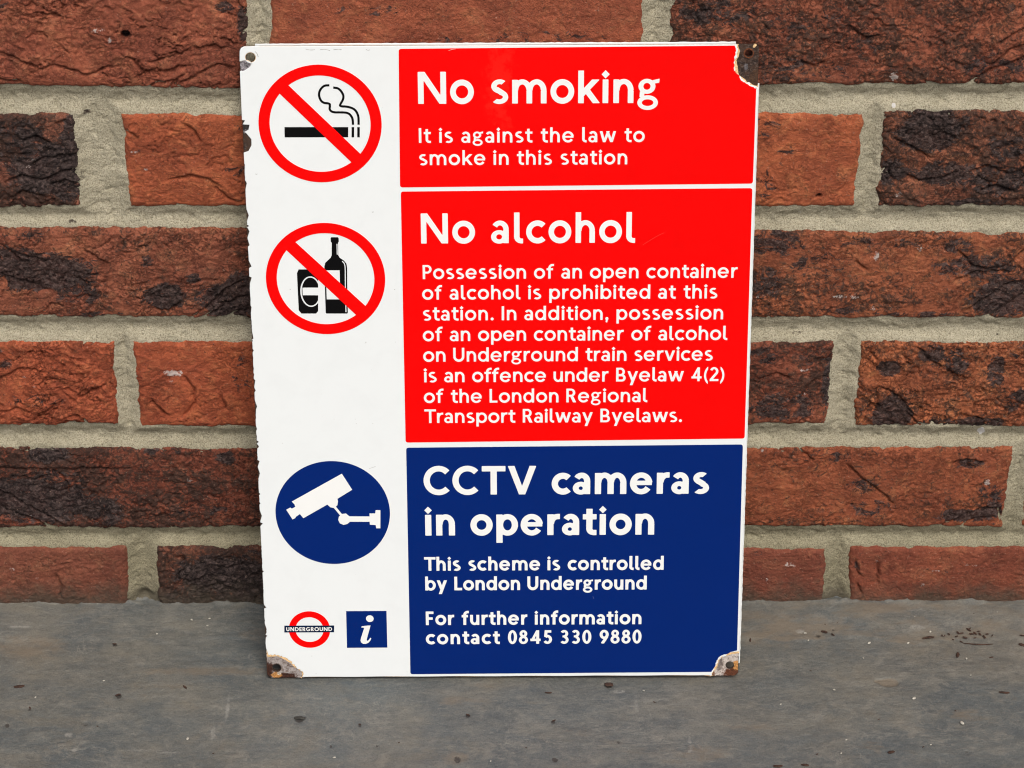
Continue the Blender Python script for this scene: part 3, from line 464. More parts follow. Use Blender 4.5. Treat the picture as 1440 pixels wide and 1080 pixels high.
# ------------------------------------------------------------------ lettering: round humanist sans drawn from strokes
class G:
    """glyph as a signed field, negative inside; cap height 100"""
    def __init__(s, X, Y): s.X, s.Y = X, Y; s.f = np.full(X.shape, 1e3)
    def add(s, d): s.f = np.minimum(s.f, d); return s
    def cut(s, d): s.f = np.maximum(s.f, -d); return s
    def box(s, x0, y0, x1, y1): return np.maximum(np.maximum(x0 - s.X, s.X - x1), np.maximum(y0 - s.Y, s.Y - y1))
    def poly(s, P):                                        # convex
        P = np.array(P, float); c = P.mean(0); d = np.full(s.X.shape, -1e9)
        for a in range(len(P)):
            p, q = P[a], P[(a + 1) % len(P)]; n = np.array([q[1] - p[1], p[0] - q[0]]); n /= np.hypot(*n) + 1e-9
            if (c - p) @ n > 0: n = -n
            d = np.maximum(d, (s.X - p[0]) * n[0] + (s.Y - p[1]) * n[1])
        return d
    def seg(s, x0, y0, x1, y1, w):
        dx, dy = x1 - x0, y1 - y0; L = math.hypot(dx, dy); dx /= L; dy /= L
        a = (s.X - x0) * dx + (s.Y - y0) * dy; b = (s.X - x0) * -dy + (s.Y - y0) * dx
        return np.maximum(np.maximum(-a, a - L), np.abs(b) - w / 2)
    def ell(s, cx, cy, rx, ry): return (np.sqrt(((s.X - cx) / rx) ** 2 + ((s.Y - cy) / ry) ** 2) - 1) * min(rx, ry)
    def ring(s, cx, cy, rx, ry, w, wy=None): return np.maximum(s.ell(cx, cy, rx, ry), -s.ell(cx, cy, rx - w, ry - (wy or w)))
    def wedge(s, cx, cy, a0, a1):                          # region between the angles (degrees, counter-clockwise)
        a0r, a1r = math.radians(a0), math.radians(a1); x, y = s.X - cx, s.Y - cy
        h0 = -( -math.sin(a0r) * x + math.cos(a0r) * y); h1 = -math.sin(a1r) * x + math.cos(a1r) * y
        return np.maximum(h0, h1) if a1 - a0 <= 180 else np.minimum(h0, h1)

def glyph(ch, w):
    """returns (field object, ink width)"""
    xs = np.arange(-6, 132, 1.5); ys = np.arange(-32, 112, 1.5)
    X, Y = np.meshgrid(xs, ys); g = G(X, Y); A = g.add; xh = 74.; h = w * .88; r = 38.; R = np.maximum; mn = np.minimum
    asc = 102
    def arch(cx, rx, base=40): return R(g.ring(cx, base, rx, xh + 1.5 - base, w if rx - w > 4 else rx - 5, h), base - g.Y)
    W = 60
    if ch == 'n' or ch == 'h': A(g.box(0, 0, w, xh if ch == 'n' else asc)); A(arch(33, 31.5)); A(g.box(64.5 - w, 0, 64.5, 40)); W = 64.5
    elif ch == 'm':
        o = 31 - w / 2
        A(g.box(0, 0, w, xh)); A(arch(31.5 + 1, 31.5)); A(g.box(64 - w, 0, 64, 40)); A(arch(64 - w + 32.5, 31.5)); A(g.box(128 - w - w, 0, 128 - w, 40)); W = 128 - w
    elif ch == 'u': A(g.box(64 - w, 0, 64, xh)); A(R(g.ring(31.5, 34, 31.5, 35.5, w, h), g.Y - 34)); A(g.box(0, 34, w, xh)); W = 64
    elif ch in 'bdpqo' or ch == 'O':
        if ch == 'O': A(g.ring(52, 50, 52, 52, w)); W = 104
        elif ch == 'o': A(g.ring(38, 37, 38, 38.5, w)); W = 76
        else:
            rr = g.ring(38 if ch in 'bp' else 36, 37, 36, 38.5, w, h); A(rr)
            x0 = 0 if ch in 'bp' else 74 - w
            y0, y1 = (0, asc) if ch in 'bd' else (-27, xh)
            A(g.box(x0, y0, x0 + w, y1)); W = 74
    elif ch == 'a':
        A(R(g.ring(29, 46, 29, 29.5, w, h), mn(g.wedge(29, 46, 0, 148), 1e3))); A(g.box(58 - w, 0, 58, 46))
        A(g.ring(26, 21, 27, 22.5, w * .95, h * .86)); g.cut(g.box(58, -10, 80, 80)); W = 58
    elif ch == 'c' or ch == 'e':
        A(g.ring(38, 37, 38, 38.5, w, h if ch == 'e' else w))
        if ch == 'c': g.cut(R(g.wedge(38, 37, -46, 46), -(g.X - 38))); g.cut(g.box(65, -10, 99, 99)); W = 65
        else:
            g.cut(R(g.wedge(38, 37, -34, 6), 38 - g.X)); A(R(g.box(6, 31, 74, 31 + h * .82), g.ell(38, 37, 38, 38.5))); W = 75
    elif ch == 'f':
        A(g.box(11, 0, 11 + w, 76)); A(R(g.ring(11 + 30, 74, 30, 30, w, h), g.wedge(41, 74, 88, 180))); A(g.box(40, 104 - h, 50, 104)); A(g.box(0, 74 - h, 44, 74)); W = 47
    elif ch == 'g':
        A(g.ring(30, 52, 27, 23.5, w * .86, h * .80)); A(g.ring(33, 1, 33, 23, w * .80, h * .78))
        A(g.poly([(44, 70), (47, 60), (69, 63), (70, 76)])); A(g.seg(15, 36, 14, 18, w * .8)); W = 68
    elif ch == 'i': A(g.box(0, 0, w, xh)); A(g.poly([(w / 2, 78 - 1), (w / 2 + 13, 90), (w / 2, 103), (w / 2 - 13, 90)])); W = w
    elif ch == 'k': A(g.box(0, 0, w, asc)); A(R(g.seg(w * .6, 27, 64, 82, w * .95), g.Y - xh)); A(R(g.seg(22, 48, 66, -10, w * 1.0), -g.Y)); g.cut(g.box(-20, -30, 0, 120)); W = 62
    elif ch == 'l': A(g.box(0, 22, w, asc)); A(R(g.ring(24, 22, 24, 23, w, h), g.wedge(24, 22, 180, 280))); A(g.box(23, -1, 30, h - 1)); W = 29
    elif ch == 'r': A(g.box(0, 0, w, xh)); A(R(R(g.ring(36, 40, 34, 35.5, w, h), g.wedge(36, 40, 84, 180)), g.X - 43)); A(g.box(34, 75.5 - h, 43, 75.5)); W = 43
    elif ch == 's':
        A(R(R(g.ring(30, 54, 27, 21.8, w * .95, h * .92), g.wedge(30, 54, 42, 262)), g.X - 53)); A(R(g.ring(28, 20.5, 29, 22, w * .95, h * .92), g.wedge(28, 20.5, -142, 84)))
        A(g.seg(19, 45, 40, 32, w * .93)); g.cut(g.box(-20, -20, 2, 19)); W = 57
    elif ch == 't': A(g.box(12, 22, 12 + w, 93)); A(R(g.ring(12 + 25, 22, 25, 23, w, h), g.wedge(37, 22, 180, 275))); A(g.box(36, -1, 47, h - 1)); A(g.box(0, 74 - h, 47, 74)); W = 46
    elif ch in 'vyw':
        def vee(x0, x1, c, k=1): A(g.poly([(x0, xh), (x0 + w * 1.08, xh), (c + w * .52, 0), (c - w * .52, 0)])); A(g.poly([(x1 - w * 1.08, xh), (x1, xh), (c + w * .52, 0), (c - w * .52, 0)]))
        if ch == 'v': vee(0, 72, 36); W = 72
        elif ch == 'w': vee(0, 58 + w / 2, 30); vee(50 - w / 2, 108, 78); W = 108
        else:
            A(g.poly([(0, xh), (w * 1.08, xh), (38 + w * .5, 3), (38 - w * .62, 3)])); A(g.poly([(72 - w * 1.08, xh), (72, xh), (33.5 + w * .1, -27), (33.5 - w * 1.0, -27)])); W = 72
    elif ch == 'N': A(g.box(0, 0, w, 100)); A(g.box(90 - w, 0, 90, 100)); A(g.poly([(0, 100), (w * 1.2, 100), (90, 0), (90 - w * 1.2, 0)])); W = 90
    elif ch == 'I': A(g.box(0, 0, w, 100)); W = w
    elif ch in 'PRB':
        A(g.box(0, 0, w, 100)); b1 = 42 if ch == 'P' else (44 if ch == 'R' else 46)
        rx = 30
        def bowl(y0, y1, right_):
            ry = (y1 - y0) / 2; cy = (y0 + y1) / 2
            A(R(g.ring(right_ - ry, cy, ry, ry, w, h * .95), right_ - ry - g.X)); A(g.box(w - 1, y1 - h * .95, right_ - ry + .5, y1)); A(g.box(w - 1, y0, right_ - ry + .5, y0 + h * .95))
        bowl(b1 - (h * .2 if ch != 'B' else h * .4), 100, 61 if ch != 'B' else 60); W = 61
        if ch == 'R': A(g.poly([(24, 48), (46, 48), (68, 0), (68 - w * 1.3, 0)])); W = 67
        if ch == 'B': bowl(0, 46 + h * .4, 66); W = 66
    elif ch == 'U': A(R(g.ring(38, 37, 38, 38.5, w), g.Y - 37)); A(g.box(0, 37, w, 100)); A(g.box(76 - w, 37, 76, 100)); W = 76
    elif ch == 'L': A(g.box(0, 0, w, 100)); A(g.box(0, 0, 54, h)); W = 54
    elif ch == 'E': A(g.box(0, 0, w, 100)); A(g.box(0, 0, 54, h)); A(g.box(0, 100 - h, 54, 100)); A(g.box(0, 50 - h / 2, 50, 50 + h / 2)); W = 54
    elif ch == 'F': A(g.box(0, 0, w, 100)); A(g.box(0, 100 - h, 54, 100)); A(g.box(0, 48 - h / 2, 48, 48 + h / 2)); W = 54
    elif ch == 'T': A(g.box(40 - w / 2, 0, 40 + w / 2, 100)); A(g.box(0, 100 - h, 80, 100)); W = 80
    elif ch in 'CG':
        A(g.ring(51, 50, 51, 51.5, w, w * .92)); g.cut(R(g.wedge(51, 50, -44, 44), 51 - g.X)); g.cut(g.box(92, -20, 140, 130)); W = 92
        if ch == 'G': A(g.box(92 - w, 8, 92, 50)); A(g.box(56, 50 - h, 92, 50))
    elif ch == 'D': A(g.box(0, 0, w, 100)); A(R(g.ring(36, 50, 49, 50, w, h), 36 - g.X)); A(g.box(0, 100 - h, 37, 100)); A(g.box(0, 0, 37, h)); W = 85
    elif ch == 'V': A(g.poly([(0, 100), (w * 1.06, 100), (48 + w * .5, 0), (48 - w * .5, 0)])); A(g.poly([(96 - w * 1.06, 100), (96, 100), (48 + w * .5, 0), (48 - w * .5, 0)])); W = 96
    elif ch == '0': A(g.ring(31, 50, 31, 51.5, w, h)); W = 62
    elif ch == '2':
        A(R(g.ring(29, 71, 29, 30.5, w, h), g.wedge(29, 71, -30, 158))); A(g.poly([(0, 0), (w * 1.25, h), (57, 62), (40, 50)])); A(g.seg(8, 10, 49, 62, w)); g.cut(g.box(-30, -40, 120, 0)); A(g.box(0, 0, 60, h)); g.cut(g.box(-20, -20, 0, 120)); W = 60
    elif ch == '3':
        A(R(g.ring(27, 74, 27, 27.5, w * .95, h * .95), g.wedge(27, 74, -90, 150))); A(R(g.ring(27, 28, 30, 29.5, w * .95, h * .95), g.wedge(27, 28, -146, 90))); A(g.box(16, 50 - h * .2, 30, 50 + h * .6)); g.cut(g.box(-20, -20, 1, 120)); W = 57
    elif ch == '4': A(g.box(40, 0, 40 + w, 100)); A(g.box(0, 20, 70, 20 + h)); A(g.poly([(0, 20), (40, 100), (40 + w * .9, 100), (w * 1.0, 20)])); W = 70
    elif ch == '5': A(R(g.ring(27, 32, 31, 33.5, w, h), g.wedge(27, 32, -146, 128))); A(g.box(8, 100 - h, 53, 100)); A(g.poly([(8, 100), (8 + w, 100), (4 + w, 48), (4, 52)])); g.cut(g.box(-20, -20, 1, 120)); W = 58
    elif ch == '8': A(g.ring(31, 75, 26, 26.5, w * .92, h * .92)); A(g.ring(31, 29, 31, 30.5, w * .95, h * .95)); W = 62
    elif ch == '9': A(g.ring(31, 67, 31, 34, w, h)); A(g.poly([(62 - 1, 62), (62 - w * .9, 46), (24, 0), (24 - w * .2, 0), (8 + w * .2, 0)])); A(g.seg(50, 52, 19, 0, w)); g.cut(g.box(-30, -40, 120, 0)); W = 62
    elif ch == '(': A(R(g.ring(56, 42, 56, 74, w * .85), R(g.X - 27, np.abs(g.Y - 42) - 62))); W = 27
    elif ch == ')': A(R(g.ring(-29, 42, 56, 74, w * .85), R(-g.X, np.abs(g.Y - 42) - 62))); W = 27
    elif ch == '.': A(g.ell(w * .6, w * .55, w * .62, w * .62)); W = w * 1.2
    elif ch == ',': A(g.ell(w * .6, w * .55, w * .62, w * .62)); A(g.poly([(w * .2, 4), (w * 1.2, w * .4), (w * .7, -20), (w * .1, -16)])); W = w * 1.2
    return xs, ys, g.f, W

def contour(xs, ys, f):
    """closed iso-lines of f = 0 by marching squares"""
    s = f < 0; nxt = {}
    def ex(i, j): a, b = f[j, i], f[j, i + 1]; t = a / (a - b); return (xs[i] + t * (xs[i + 1] - xs[i]), ys[j])
    def ey(i, j): a, b = f[j, i], f[j + 1, i]; t = a / (a - b); return (xs[i], ys[j] + t * (ys[j + 1] - ys[j]))
    c = s[:-1, :-1] * 1 + s[:-1, 1:] * 2 + s[1:, 1:] * 4 + s[1:, :-1] * 8
    TB = {1: [(0, 3)], 2: [(1, 0)], 3: [(1, 3)], 4: [(2, 1)], 5: [(0, 3), (2, 1)], 6: [(2, 0)], 7: [(2, 3)], 8: [(3, 2)], 9: [(0, 2)], 10: [(1, 0), (3, 2)], 11: [(1, 2)], 12: [(3, 1)], 13: [(0, 1)], 14: [(3, 0)]}
    pos = {}
    for j, i in zip(*np.where((c > 0) & (c < 15))):
        keys = [('x', i, j), ('y', i + 1, j), ('x', i, j + 1), ('y', i, j)]
        for a, b in TB[c[j, i]]:
            nxt[keys[a]] = keys[b]
    loops = []
    while nxt:
        k0, k = next(iter(nxt.items())); del nxt[k0]; L = [k0]
        while k != k0 and k in nxt: L.append(k); k = nxt.pop(k)
        P = [ex(a[1], a[2]) if a[0] == 'x' else ey(a[1], a[2]) for a in L]
        # drop points that add nothing
        Q = []
        for n in range(len(P)):
            a = Q[-1] if Q else P[-1]; b = P[n]; d = P[(n + 1) % len(P)]
            ar = abs((b[0] - a[0]) * (d[1] - a[1]) - (b[1] - a[1]) * (d[0] - a[0])); L2 = math.hypot(d[0] - a[0], d[1] - a[1]) + 1e-6
            if ar / L2 > .10 or L2 > 12: Q.append(b)
        if len(Q) > 2: loops.append(Q)
    return loops
_gc = {}
def get_glyph(ch, w):
    if (ch, w) not in _gc:
        xs, ys, f, W = glyph(ch, w + .013); _gc[(ch, w)] = (contour(xs, ys, f), W)
    return _gc[(ch, w)]
ROUND_L = set('oceqdgCGOa0s98'); ROUND_R = set('obpOPD0s98')
def text_loops(txt, x0, x1, base, cap, w):
    """lay the text out so that its ink runs exactly from x0 to x1 (mm)"""
    k = cap / 100; kx = k * (.98 if w < 17.5 else .94 if w != 21 or cap > 12 else 1.0); items = []; x = 0; gaps = 0; prev = None
    for ch in txt:
        if ch == ' ': x += 53; prev = None if prev is None else ' '; continue
        if prev not in (None, ' '):
            sb = 16.5
            if prev in ROUND_R: sb -= 3.6
            if ch in ROUND_L: sb -= 3.6
            if prev in 'rtfTVvywc': sb -= 4.5
            if ch in 'tfvyw': sb -= 4
            if prev in 'TV' and ch in 'aoerh ': sb -= 5
            if prev == 'L': sb -= 3
            if prev == 'C': sb -= 6.5
            if prev == 'C' and ch == 'T': sb -= 1.5
            if prev in 'l' : sb -= 3
            if prev + ch in ('ff', 'TV', '(2', '2)'): sb -= 3
            x += sb; gaps += 1
        L, W = get_glyph(ch, w); items.append((L, x, gaps)); x += W; prev = ch
    gsp = sum(c == ' ' for c in txt)
    extra = ((x1 - x0) / kx - x) / max(1, gaps + gsp * 1.0); sx = 1.0
    if abs(extra) > 3.5:                                      # share between tracking and width
        e2 = 3.5 if extra > 0 else -3.5; sx = ((x1 - x0) / kx) / (x + e2 * (gaps + gsp)); extra = e2
    out = []; xx = 0; cnt = 0; pos = []
    # positions with tracking
    gi = 0; x = 0; prev = None; sp_ = 0; n = 0
    for ch in txt:
        if ch == ' ': sp_ += 1; continue
        L, ox, gp = items[n]; n += 1
        for loop in L: out.append([(x0 + (px + ox + extra * (gp + sp_)) * kx * sx, base + py * k) for px, py in loop])
    return out

# ------------------------------------------------------------------ flat enamel pieces (polygons with holes, in sign millimetres)
def area(P): return sum(P[i][0] * P[(i + 1) % len(P)][1] - P[(i + 1) % len(P)][0] * P[i][1] for i in range(len(P))) / 2
def slab(name, loops, z0, z1, mat, parent, bev=.06, res=1):
    cu = bpy.data.curves.new(name, 'CURVE'); cu.dimensions = '2D'; cu.fill_mode = 'BOTH'
    for P in loops:
        sp = cu.splines.new('POLY'); sp.points.add(len(P) - 1)
        sp.points.foreach_set('co', [c for x, y in P for c in (x, y, 0, 1)]); sp.use_cyclic_u = True
    cu.extrude = max(.001, (z1 - z0) / 2 - bev); cu.bevel_depth = bev; cu.bevel_resolution = res; cu.offset = -bev
    to = bpy.data.objects.new('tmp', cu); C.objects.link(to)
    dg = bpy.context.evaluated_depsgraph_get(); me = bpy.data.meshes.new_from_object(to.evaluated_get(dg), depsgraph=dg)
    bpy.data.objects.remove(to); bpy.data.curves.remove(cu)
    n = len(me.vertices); co = np.zeros(n * 3, np.float32); me.vertices.foreach_get('co', co); co = co.reshape(-1, 3)
    co[:, 2] += (z0 + z1) / 2; co *= MM; me.vertices.foreach_set('co', co.ravel()); me.name = name
    me.materials.clear(); me.materials.append(mat); me.update()
    o = bpy.data.objects.new(name, me); C.objects.link(o)
    if parent: o.parent = parent
    return o
def circ(cx, cy, r, n=96): return [(cx + r * math.cos(2 * math.pi * k / n), cy + r * math.sin(2 * math.pi * k / n)) for k in range(n)]
def extents(P):
    (xl, _), (xr, _), (_, yt), (_, yb) = P
    return (xl + xr) / 2, (yt + yb) / 2, ((xr - xl) + (yt - yb)) / 4
def rounded(P, r, n=5):
    out = []; m = len(P)
    for i in range(m):
        a, b, c = Vector(P[i - 1]), Vector(P[i]), Vector(P[(i + 1) % m]); u = (a - b).normalized(); v = (c - b).normalized()
        for k in range(n + 1):
            t = k / n; p = (1 - t) ** 2 * (b + u * r) + 2 * t * (1 - t) * b + t * t * (b + v * r); out.append((p.x, p.y))
    return out
def stroke(P, w, caps=0):
    """closed outline round an open line, smoothed"""
    Q = [Vector(p) for p in P]
    for _ in range(2):                                        # Chaikin
        N_ = [Q[0]]
        for a, b in zip(Q[:-1], Q[1:]): N_ += [a * .75 + b * .25, a * .25 + b * .75]
        Q = N_ + [Q[-1]]
    L, R_ = [], []
    for i, p in enumerate(Q):
        d = (Q[min(i + 1, len(Q) - 1)] - Q[max(i - 1, 0)]).normalized(); n = Vector((-d.y, d.x))
        L.append(tuple(p + n * w / 2)); R_.append(tuple(p - n * w / 2))
    return L + R_[::-1]
def rag(P, amp=.5, step=.8, seed=0, closed=False):
    out = []; rr = random.Random(seed)
    pts = list(P) + ([P[0]] if closed else [])
    for a, b in zip(pts[:-1], pts[1:]):
        a, b = Vector(a), Vector(b); L = (b - a).length; n = max(1, int(L / step)); d = (b - a).normalized() if L else Vector((1, 0)); nn = Vector((-d.y, d.x))
        for k in range(n):
            p = a + (b - a) * k / n
            j = rr.uniform(-amp, amp) if (k or closed) else 0
            out.append(tuple(p + nn * j))
    if not closed: out.append(tuple(P[-1]))
    return out

sign = empty('enamel_sign'); tag(sign, 'white enamel station sign with red and blue panels and rusty corners against the wall', 'sign')
_R, _U = Vector(SIGN_R).normalized(), Vector(SIGN_U).normalized(); _N = _R.cross(_U)
_O = Vector(SIGN_O) + Vector((0, 0, .0005))
sign.matrix_world = Matrix(((_R.x, _U.x, _N.x, _O.x), (_R.y, _U.y, _N.y, _O.y), (_R.z, _U.z, _N.z, _O.z), (0, 0, 0, 1)))

HOLES = [[(6.51,386.38,2.66)][0], [(277.74,387.56,2.18)][0], [(6.54,7.41,2.44)][0], [(278.00,7.75,2.59)][0]]
hole_loops = [circ(h[0], h[1], h[2], 28) for h in HOLES]
EPS = .5
plate = rounded([(EPS, EPS), (SW - EPS, EPS), (SW - EPS, SH - EPS), (EPS, SH - EPS)], 3.0)
slab('steel_plate', [plate] + hole_loops, -1.9, -.25, STEEL, sign, .15)
slab('edge_flange', [rag([(9, SH - 3), (SW - 13, SH - 3), (SW - 13, SH + .5), (9, SH + .5)], .14, 2.0, 4, True), rag([(SW - 3, 8), (SW + .5, 8), (SW + .5, SH - 23), (SW - 3, SH - 23)], .12, 2.0, 5, True)], -2.6, -1.95, WHITE, sign, .2)

# chip outlines
TRc = [(282.94,368.47), (280.07,369.50), (277.60,371.03), (275.13,372.22), (273.44,374.58), (271.78,376.10), (270.44,377.54), (270.37,380.06), (270.46,382.57), (270.72,384.66), (271.48,386.33), (271.73,388.84), (271.19,390.93), (271.29,393.01)]
TRin = [(284.11,369.90), (280.83,371.35), (277.34,374.14), (276.00,375.58), (274.58,377.10), (273.48,378.78), (273.75,380.63), (271.94,381.73), (271.40,383.66), (272.01,384.83), (273.26,386.16), (272.67,389.84), (271.80,392.01), (272.24,393.51)]
BLc = [(0.10,18.72), (2.06,15.86), (5.02,16.18), (8.33,15.82), (11.24,14.63), (14.48,12.26), (17.45,8.54), (19.44,6.33), (21.77,4.97), (22.27,2.43), (21.71,-1.12)]
BLin = [(-0.27,16.71), (1.42,14.51), (4.98,15.00), (7.92,14.65), (10.68,13.46), (13.84,10.92), (16.53,7.53), (18.81,5.15), (20.41,4.13), (20.93,2.27), (20.37,-1.11)]
BRc = [(265.62,-3.18), (266.86,0.54), (268.40,4.25), (269.93,7.96), (270.60,10.82), (272.53,13.17), (275.81,14.67), (278.71,16.50), (283.12,17.32)]
BRin = [(268.29,-3.20), (269.06,1.46), (270.30,5.09), (271.27,7.62), (272.09,10.31), (274.40,12.32), (276.73,13.65), (279.49,15.32), (283.61,15.81)]
def left_edge(off, seed):
    """the left border going down, nibbled away in places; the two larger bites are traced"""
    rr = random.Random(seed); big = [(0.37,384.15), (3.62,384.81), (6.63,383.29), (5.89,381.11), (2.73,378.94), (0.45,378.62), (-0.65,350.79), (1.78,350.53), (4.19,347.96), (3.59,345.23), (1.26,343.95), (2.28,343.09), (4.83,339.66), (4.85,336.23), (3.07,332.80), (0.42,331.95)]
    P = [(.6 + off, SH - 3.2)] + [(max(x + off * 1.1, .3) if i not in (0, 5, 6, 15) else .3 + off, y) for i, (x, y) in enumerate(big[:6])]
    out = [P[0]]; y = SH - 4
    stops = P[1:] + [(max(x + off, .3), yy) for x, yy in big[6:]]
    for qi, q in enumerate(stops):
        while qi in (1, 7, 8) and out[-1][1] - q[1] > 2.4:
            yy = out[-1][1] - rr.choice((.7, 1.1, 2.3, 4.0)); out.append((.35 + off + abs(rr.gauss(0, .15)) + (rr.uniform(.6, 1.3) if rr.random() < .09 else 0), yy))
        out.append(q)
    end = BLc[0][1] + 1
    while out[-1][1] > end + 1.5:
        yy = out[-1][1] - rr.choice((.7, 1.0, 1.8, 3.6)); out.append((.35 + off + abs(rr.gauss(0, .15)) + (rr.uniform(.5, 1.3) if rr.random() < .13 else 0), yy))
    return out
def clampx(P): return [(min(max(x, .15), SW - .15), min(max(y, .15), SH - .15)) for x, y in P]
def outline(tr, br, bl, off, seed, amp):      # the left border is nibbled alike in both layers
    P = [(bl[-1][0], 1.0)] + [(x, 1.0 + .12 * math.sin(x * .9)) for x in np.arange(bl[-1][0] + 8, br[0][0] - 4, 6)] + [(br[0][0], 1.0)]
    P += clampx(rag(br[1:-1], amp, .7, seed + 1)) + [(SW - .3, br[-1][1])]
    P += [(SW - .3, y) for y in np.arange(br[-1][1] + 10, tr[0][1] - 6, 14)] + [(SW - .3, tr[0][1])]
    P += clampx(rag(tr[1:-1], amp, .7, seed + 2)) + [(tr[-1][0], SH - .3)]
    P += [(x, SH - .3) for x in np.arange(tr[-1][0] - 9, 6, -12)] + [(3.2, SH - .4), (1.6, SH - 1.2)]
    P += left_edge(off, 23)
    P += clampx(rag(bl[1:-1], amp, .7, seed + 4))
    return P
enamel_outline = outline(TRc, BRc, BLc, .15, 20, .62)
def toward(inner, outer, seed):
    rr = random.Random(seed); P = rag(inner, .2, 1.1, seed); k = .4; out = []
    for x, y in P:
        k = min(1.0, max(.05, k + rr.uniform(-.38, .38))); ox, oy = min(outer, key=lambda p: (p[0] - x) ** 2 + (p[1] - y) ** 2)
        out.append((ox + (x - ox) * k, oy + (y - oy) * k))
    out[0], out[-1] = P[0], P[-1]; return out
den = lambda P: rag(P, 0, .5, 1)
under_outline = outline(toward(TRin, den(TRc), 3), toward(BRin, den(BRc), 4), toward(BLin, den(BLc), 5), .50, 40, .15)
face = slab('white_enamel_face', [enamel_outline, circ(HOLES[0][0], HOLES[0][1], HOLES[0][2] * 1.08, 28)], -1.0, .30, WHITE, sign, .28, 2)
slab('undercoat_edge', [under_outline, circ(HOLES[0][0], HOLES[0][1], HOLES[0][2] * 1.02, 28)], -.85, .10, CREAM, sign, .05)
# bare corners
def corner(pts, mat, hole, label, seed, z=.0):
    o = slab('bare_steel_corner', [rag(pts, .25, .8, seed, True)] + ([hole] if hole else []), -.22, -.05 + z, mat, sign, .04); o['label'] = label; return o
cTR = [(x, y) for x, y in TRc]
corner([(x - 2, y - 2) for x, y in TRc] + [(SW - 9, SH - .4), (SW - 3, SH - .6), (SW - .7, SH - 3), (SW - .6, SH - 14), (SW - .6, TRc[0][1])], M_TR, hole_loops[1], 'dark bare steel corner with a cream rim of broken enamel', 1)
corner([(x + 1.5, y + 1.5) for x, y in BLc[:-1]] + [(BLc[-1][0] + 1, .7), (3, .7), (.8, 3), (.8, BLc[0][1])], M_BL, hole_loops[2], 'mottled grey and brown bare steel corner', 2)
corner([(BRc[0][0] - 1, .7)] + [(x - 1.5, y + 1.5) for x, y in BRc[1:-1]] + [(SW - .8, BRc[-1][1]), (SW - .8, 3), (SW - 3, .8)], M_BR, hole_loops[3], 'pale bare steel corner with a brown rust spot', 3)
corner([(.8, SH - 2.5), (2.5, SH - .8), (14, SH - .8), (14, SH - 50), (.8, SH - 50)], M_TL, circ(HOLES[0][0], HOLES[0][1], HOLES[0][2] * 1.0, 28), 'grey bare steel showing through the nibbled left edge', 5)
# hole lips and rust
def lip(h, mat, k=1.35):
    slab('hole_lip', [circ(h[0], h[1], h[2] * k, 28), circ(h[0], h[1], h[2] * 1.0, 28)], -.2, .12, mat, sign, .06)
lip(HOLES[1], M_RUST, 1.32); lip(HOLES[2], STEEL, 1.18)
def spot(name, pts, mat, z, seed): return slab(name, [rag(pts, .45, .5, seed, True)], -.15, z, mat, sign, .03)
spot('enamel_flake', [(279.85,392.31), (280.95,393.14), (281.94,392.47), (281.01,391.14), (279.89,390.97)], CREAM, .25, 66)

# panels
ZP0, ZP1 = .285, .42
def panel(name, P, mat, lab, tr=None, br=None):
    P = list(P)
    if tr is None and br is None: L = rounded(P, 1.6)
    else:
        R4 = rounded(P, 1.6); n = 6; L = []
        for c in range(4):
            seg_ = R4[c * n:(c + 1) * n]
            L += tr if (c == 1 and tr) else (br if (c == 2 and br) else seg_)
    o = slab(name, [L], ZP0, ZP1, mat, sign, .05); o['label'] = lab; return o
r1q = [(87.24,390.96), (282.65,392.40), (282.28,312.70), (86.45,311.31)]
trr = [(x - .5, y - .3) for x, y in rag(TRc, .42, .7, 22)][::-1]
top_y = r1q[1][1]; rx_ = r1q[1][0]
tr_cut = [(269.87,392.02), (270.56,390.51), (270.76,389.01), (270.19,386.34), (269.80,382.99), (270.02,380.90), (269.95,377.96), (271.62,376.10), (273.02,375.00), (273.65,372.90), (275.16,371.37), (277.13,370.35), (278.46,369.34), (280.10,368.65), (282.40,367.63)]
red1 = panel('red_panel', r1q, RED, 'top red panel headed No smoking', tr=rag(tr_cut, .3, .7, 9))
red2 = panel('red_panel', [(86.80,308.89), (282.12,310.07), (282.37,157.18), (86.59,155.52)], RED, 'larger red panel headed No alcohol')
blq = [(86.86,152.27), (281.49,153.43), (282.37,3.90), (86.60,2.73)]
br_cut = [(282.07,18.00), (279.07,17.17), (277.61,16.51), (275.06,15.34), (272.86,14.68), (270.84,12.84), (269.85,10.99), (269.47,8.64), (268.65,6.11), (267.79,4.76), (267.09,3.41)]
blue = panel('blue_panel', blq, BLUE, 'dark blue panel headed CCTV cameras in operation', br=rag(br_cut, .3, .7, 10))

ZL0, ZL1 = .41, .56
def line(txt, pts, wgt, parent, capk=1.0):
    (xa, yb), (_, yt), (xb, _) = pts
    o = slab('lettering', text_loops(txt, xa, xb, yb, (yt - yb) * capk, wgt), ZL0, ZL1, WLET, parent, .035); o['label'] = 'raised white lettering reading ' + txt
line('No smoking', [(97.35,359.71), (97.66,377.94), (229.09,360.31)], 18.2, red1)
line('It is against the law to', [(97.39,337.27), (97.54,345.77), (221.84,337.83)], 16.8, red1)
line('smoke in this station', [(97.17,324.33), (97.32,332.77), (212.40,324.65)], 16.8, red1)
line('No alcohol', [(97.63,278.12), (97.92,295.96), (217.22,278.90)], 18.2, red2)
body = ['Possession of an open container', 'of alcohol is prohibited at this', 'station. In addition, possession', 'of an open container of alcohol', 'on Underground train services', 'is an offence under Byelaw 4(2)', 'of the London Regional', 'Transport Railway Byelaws.']
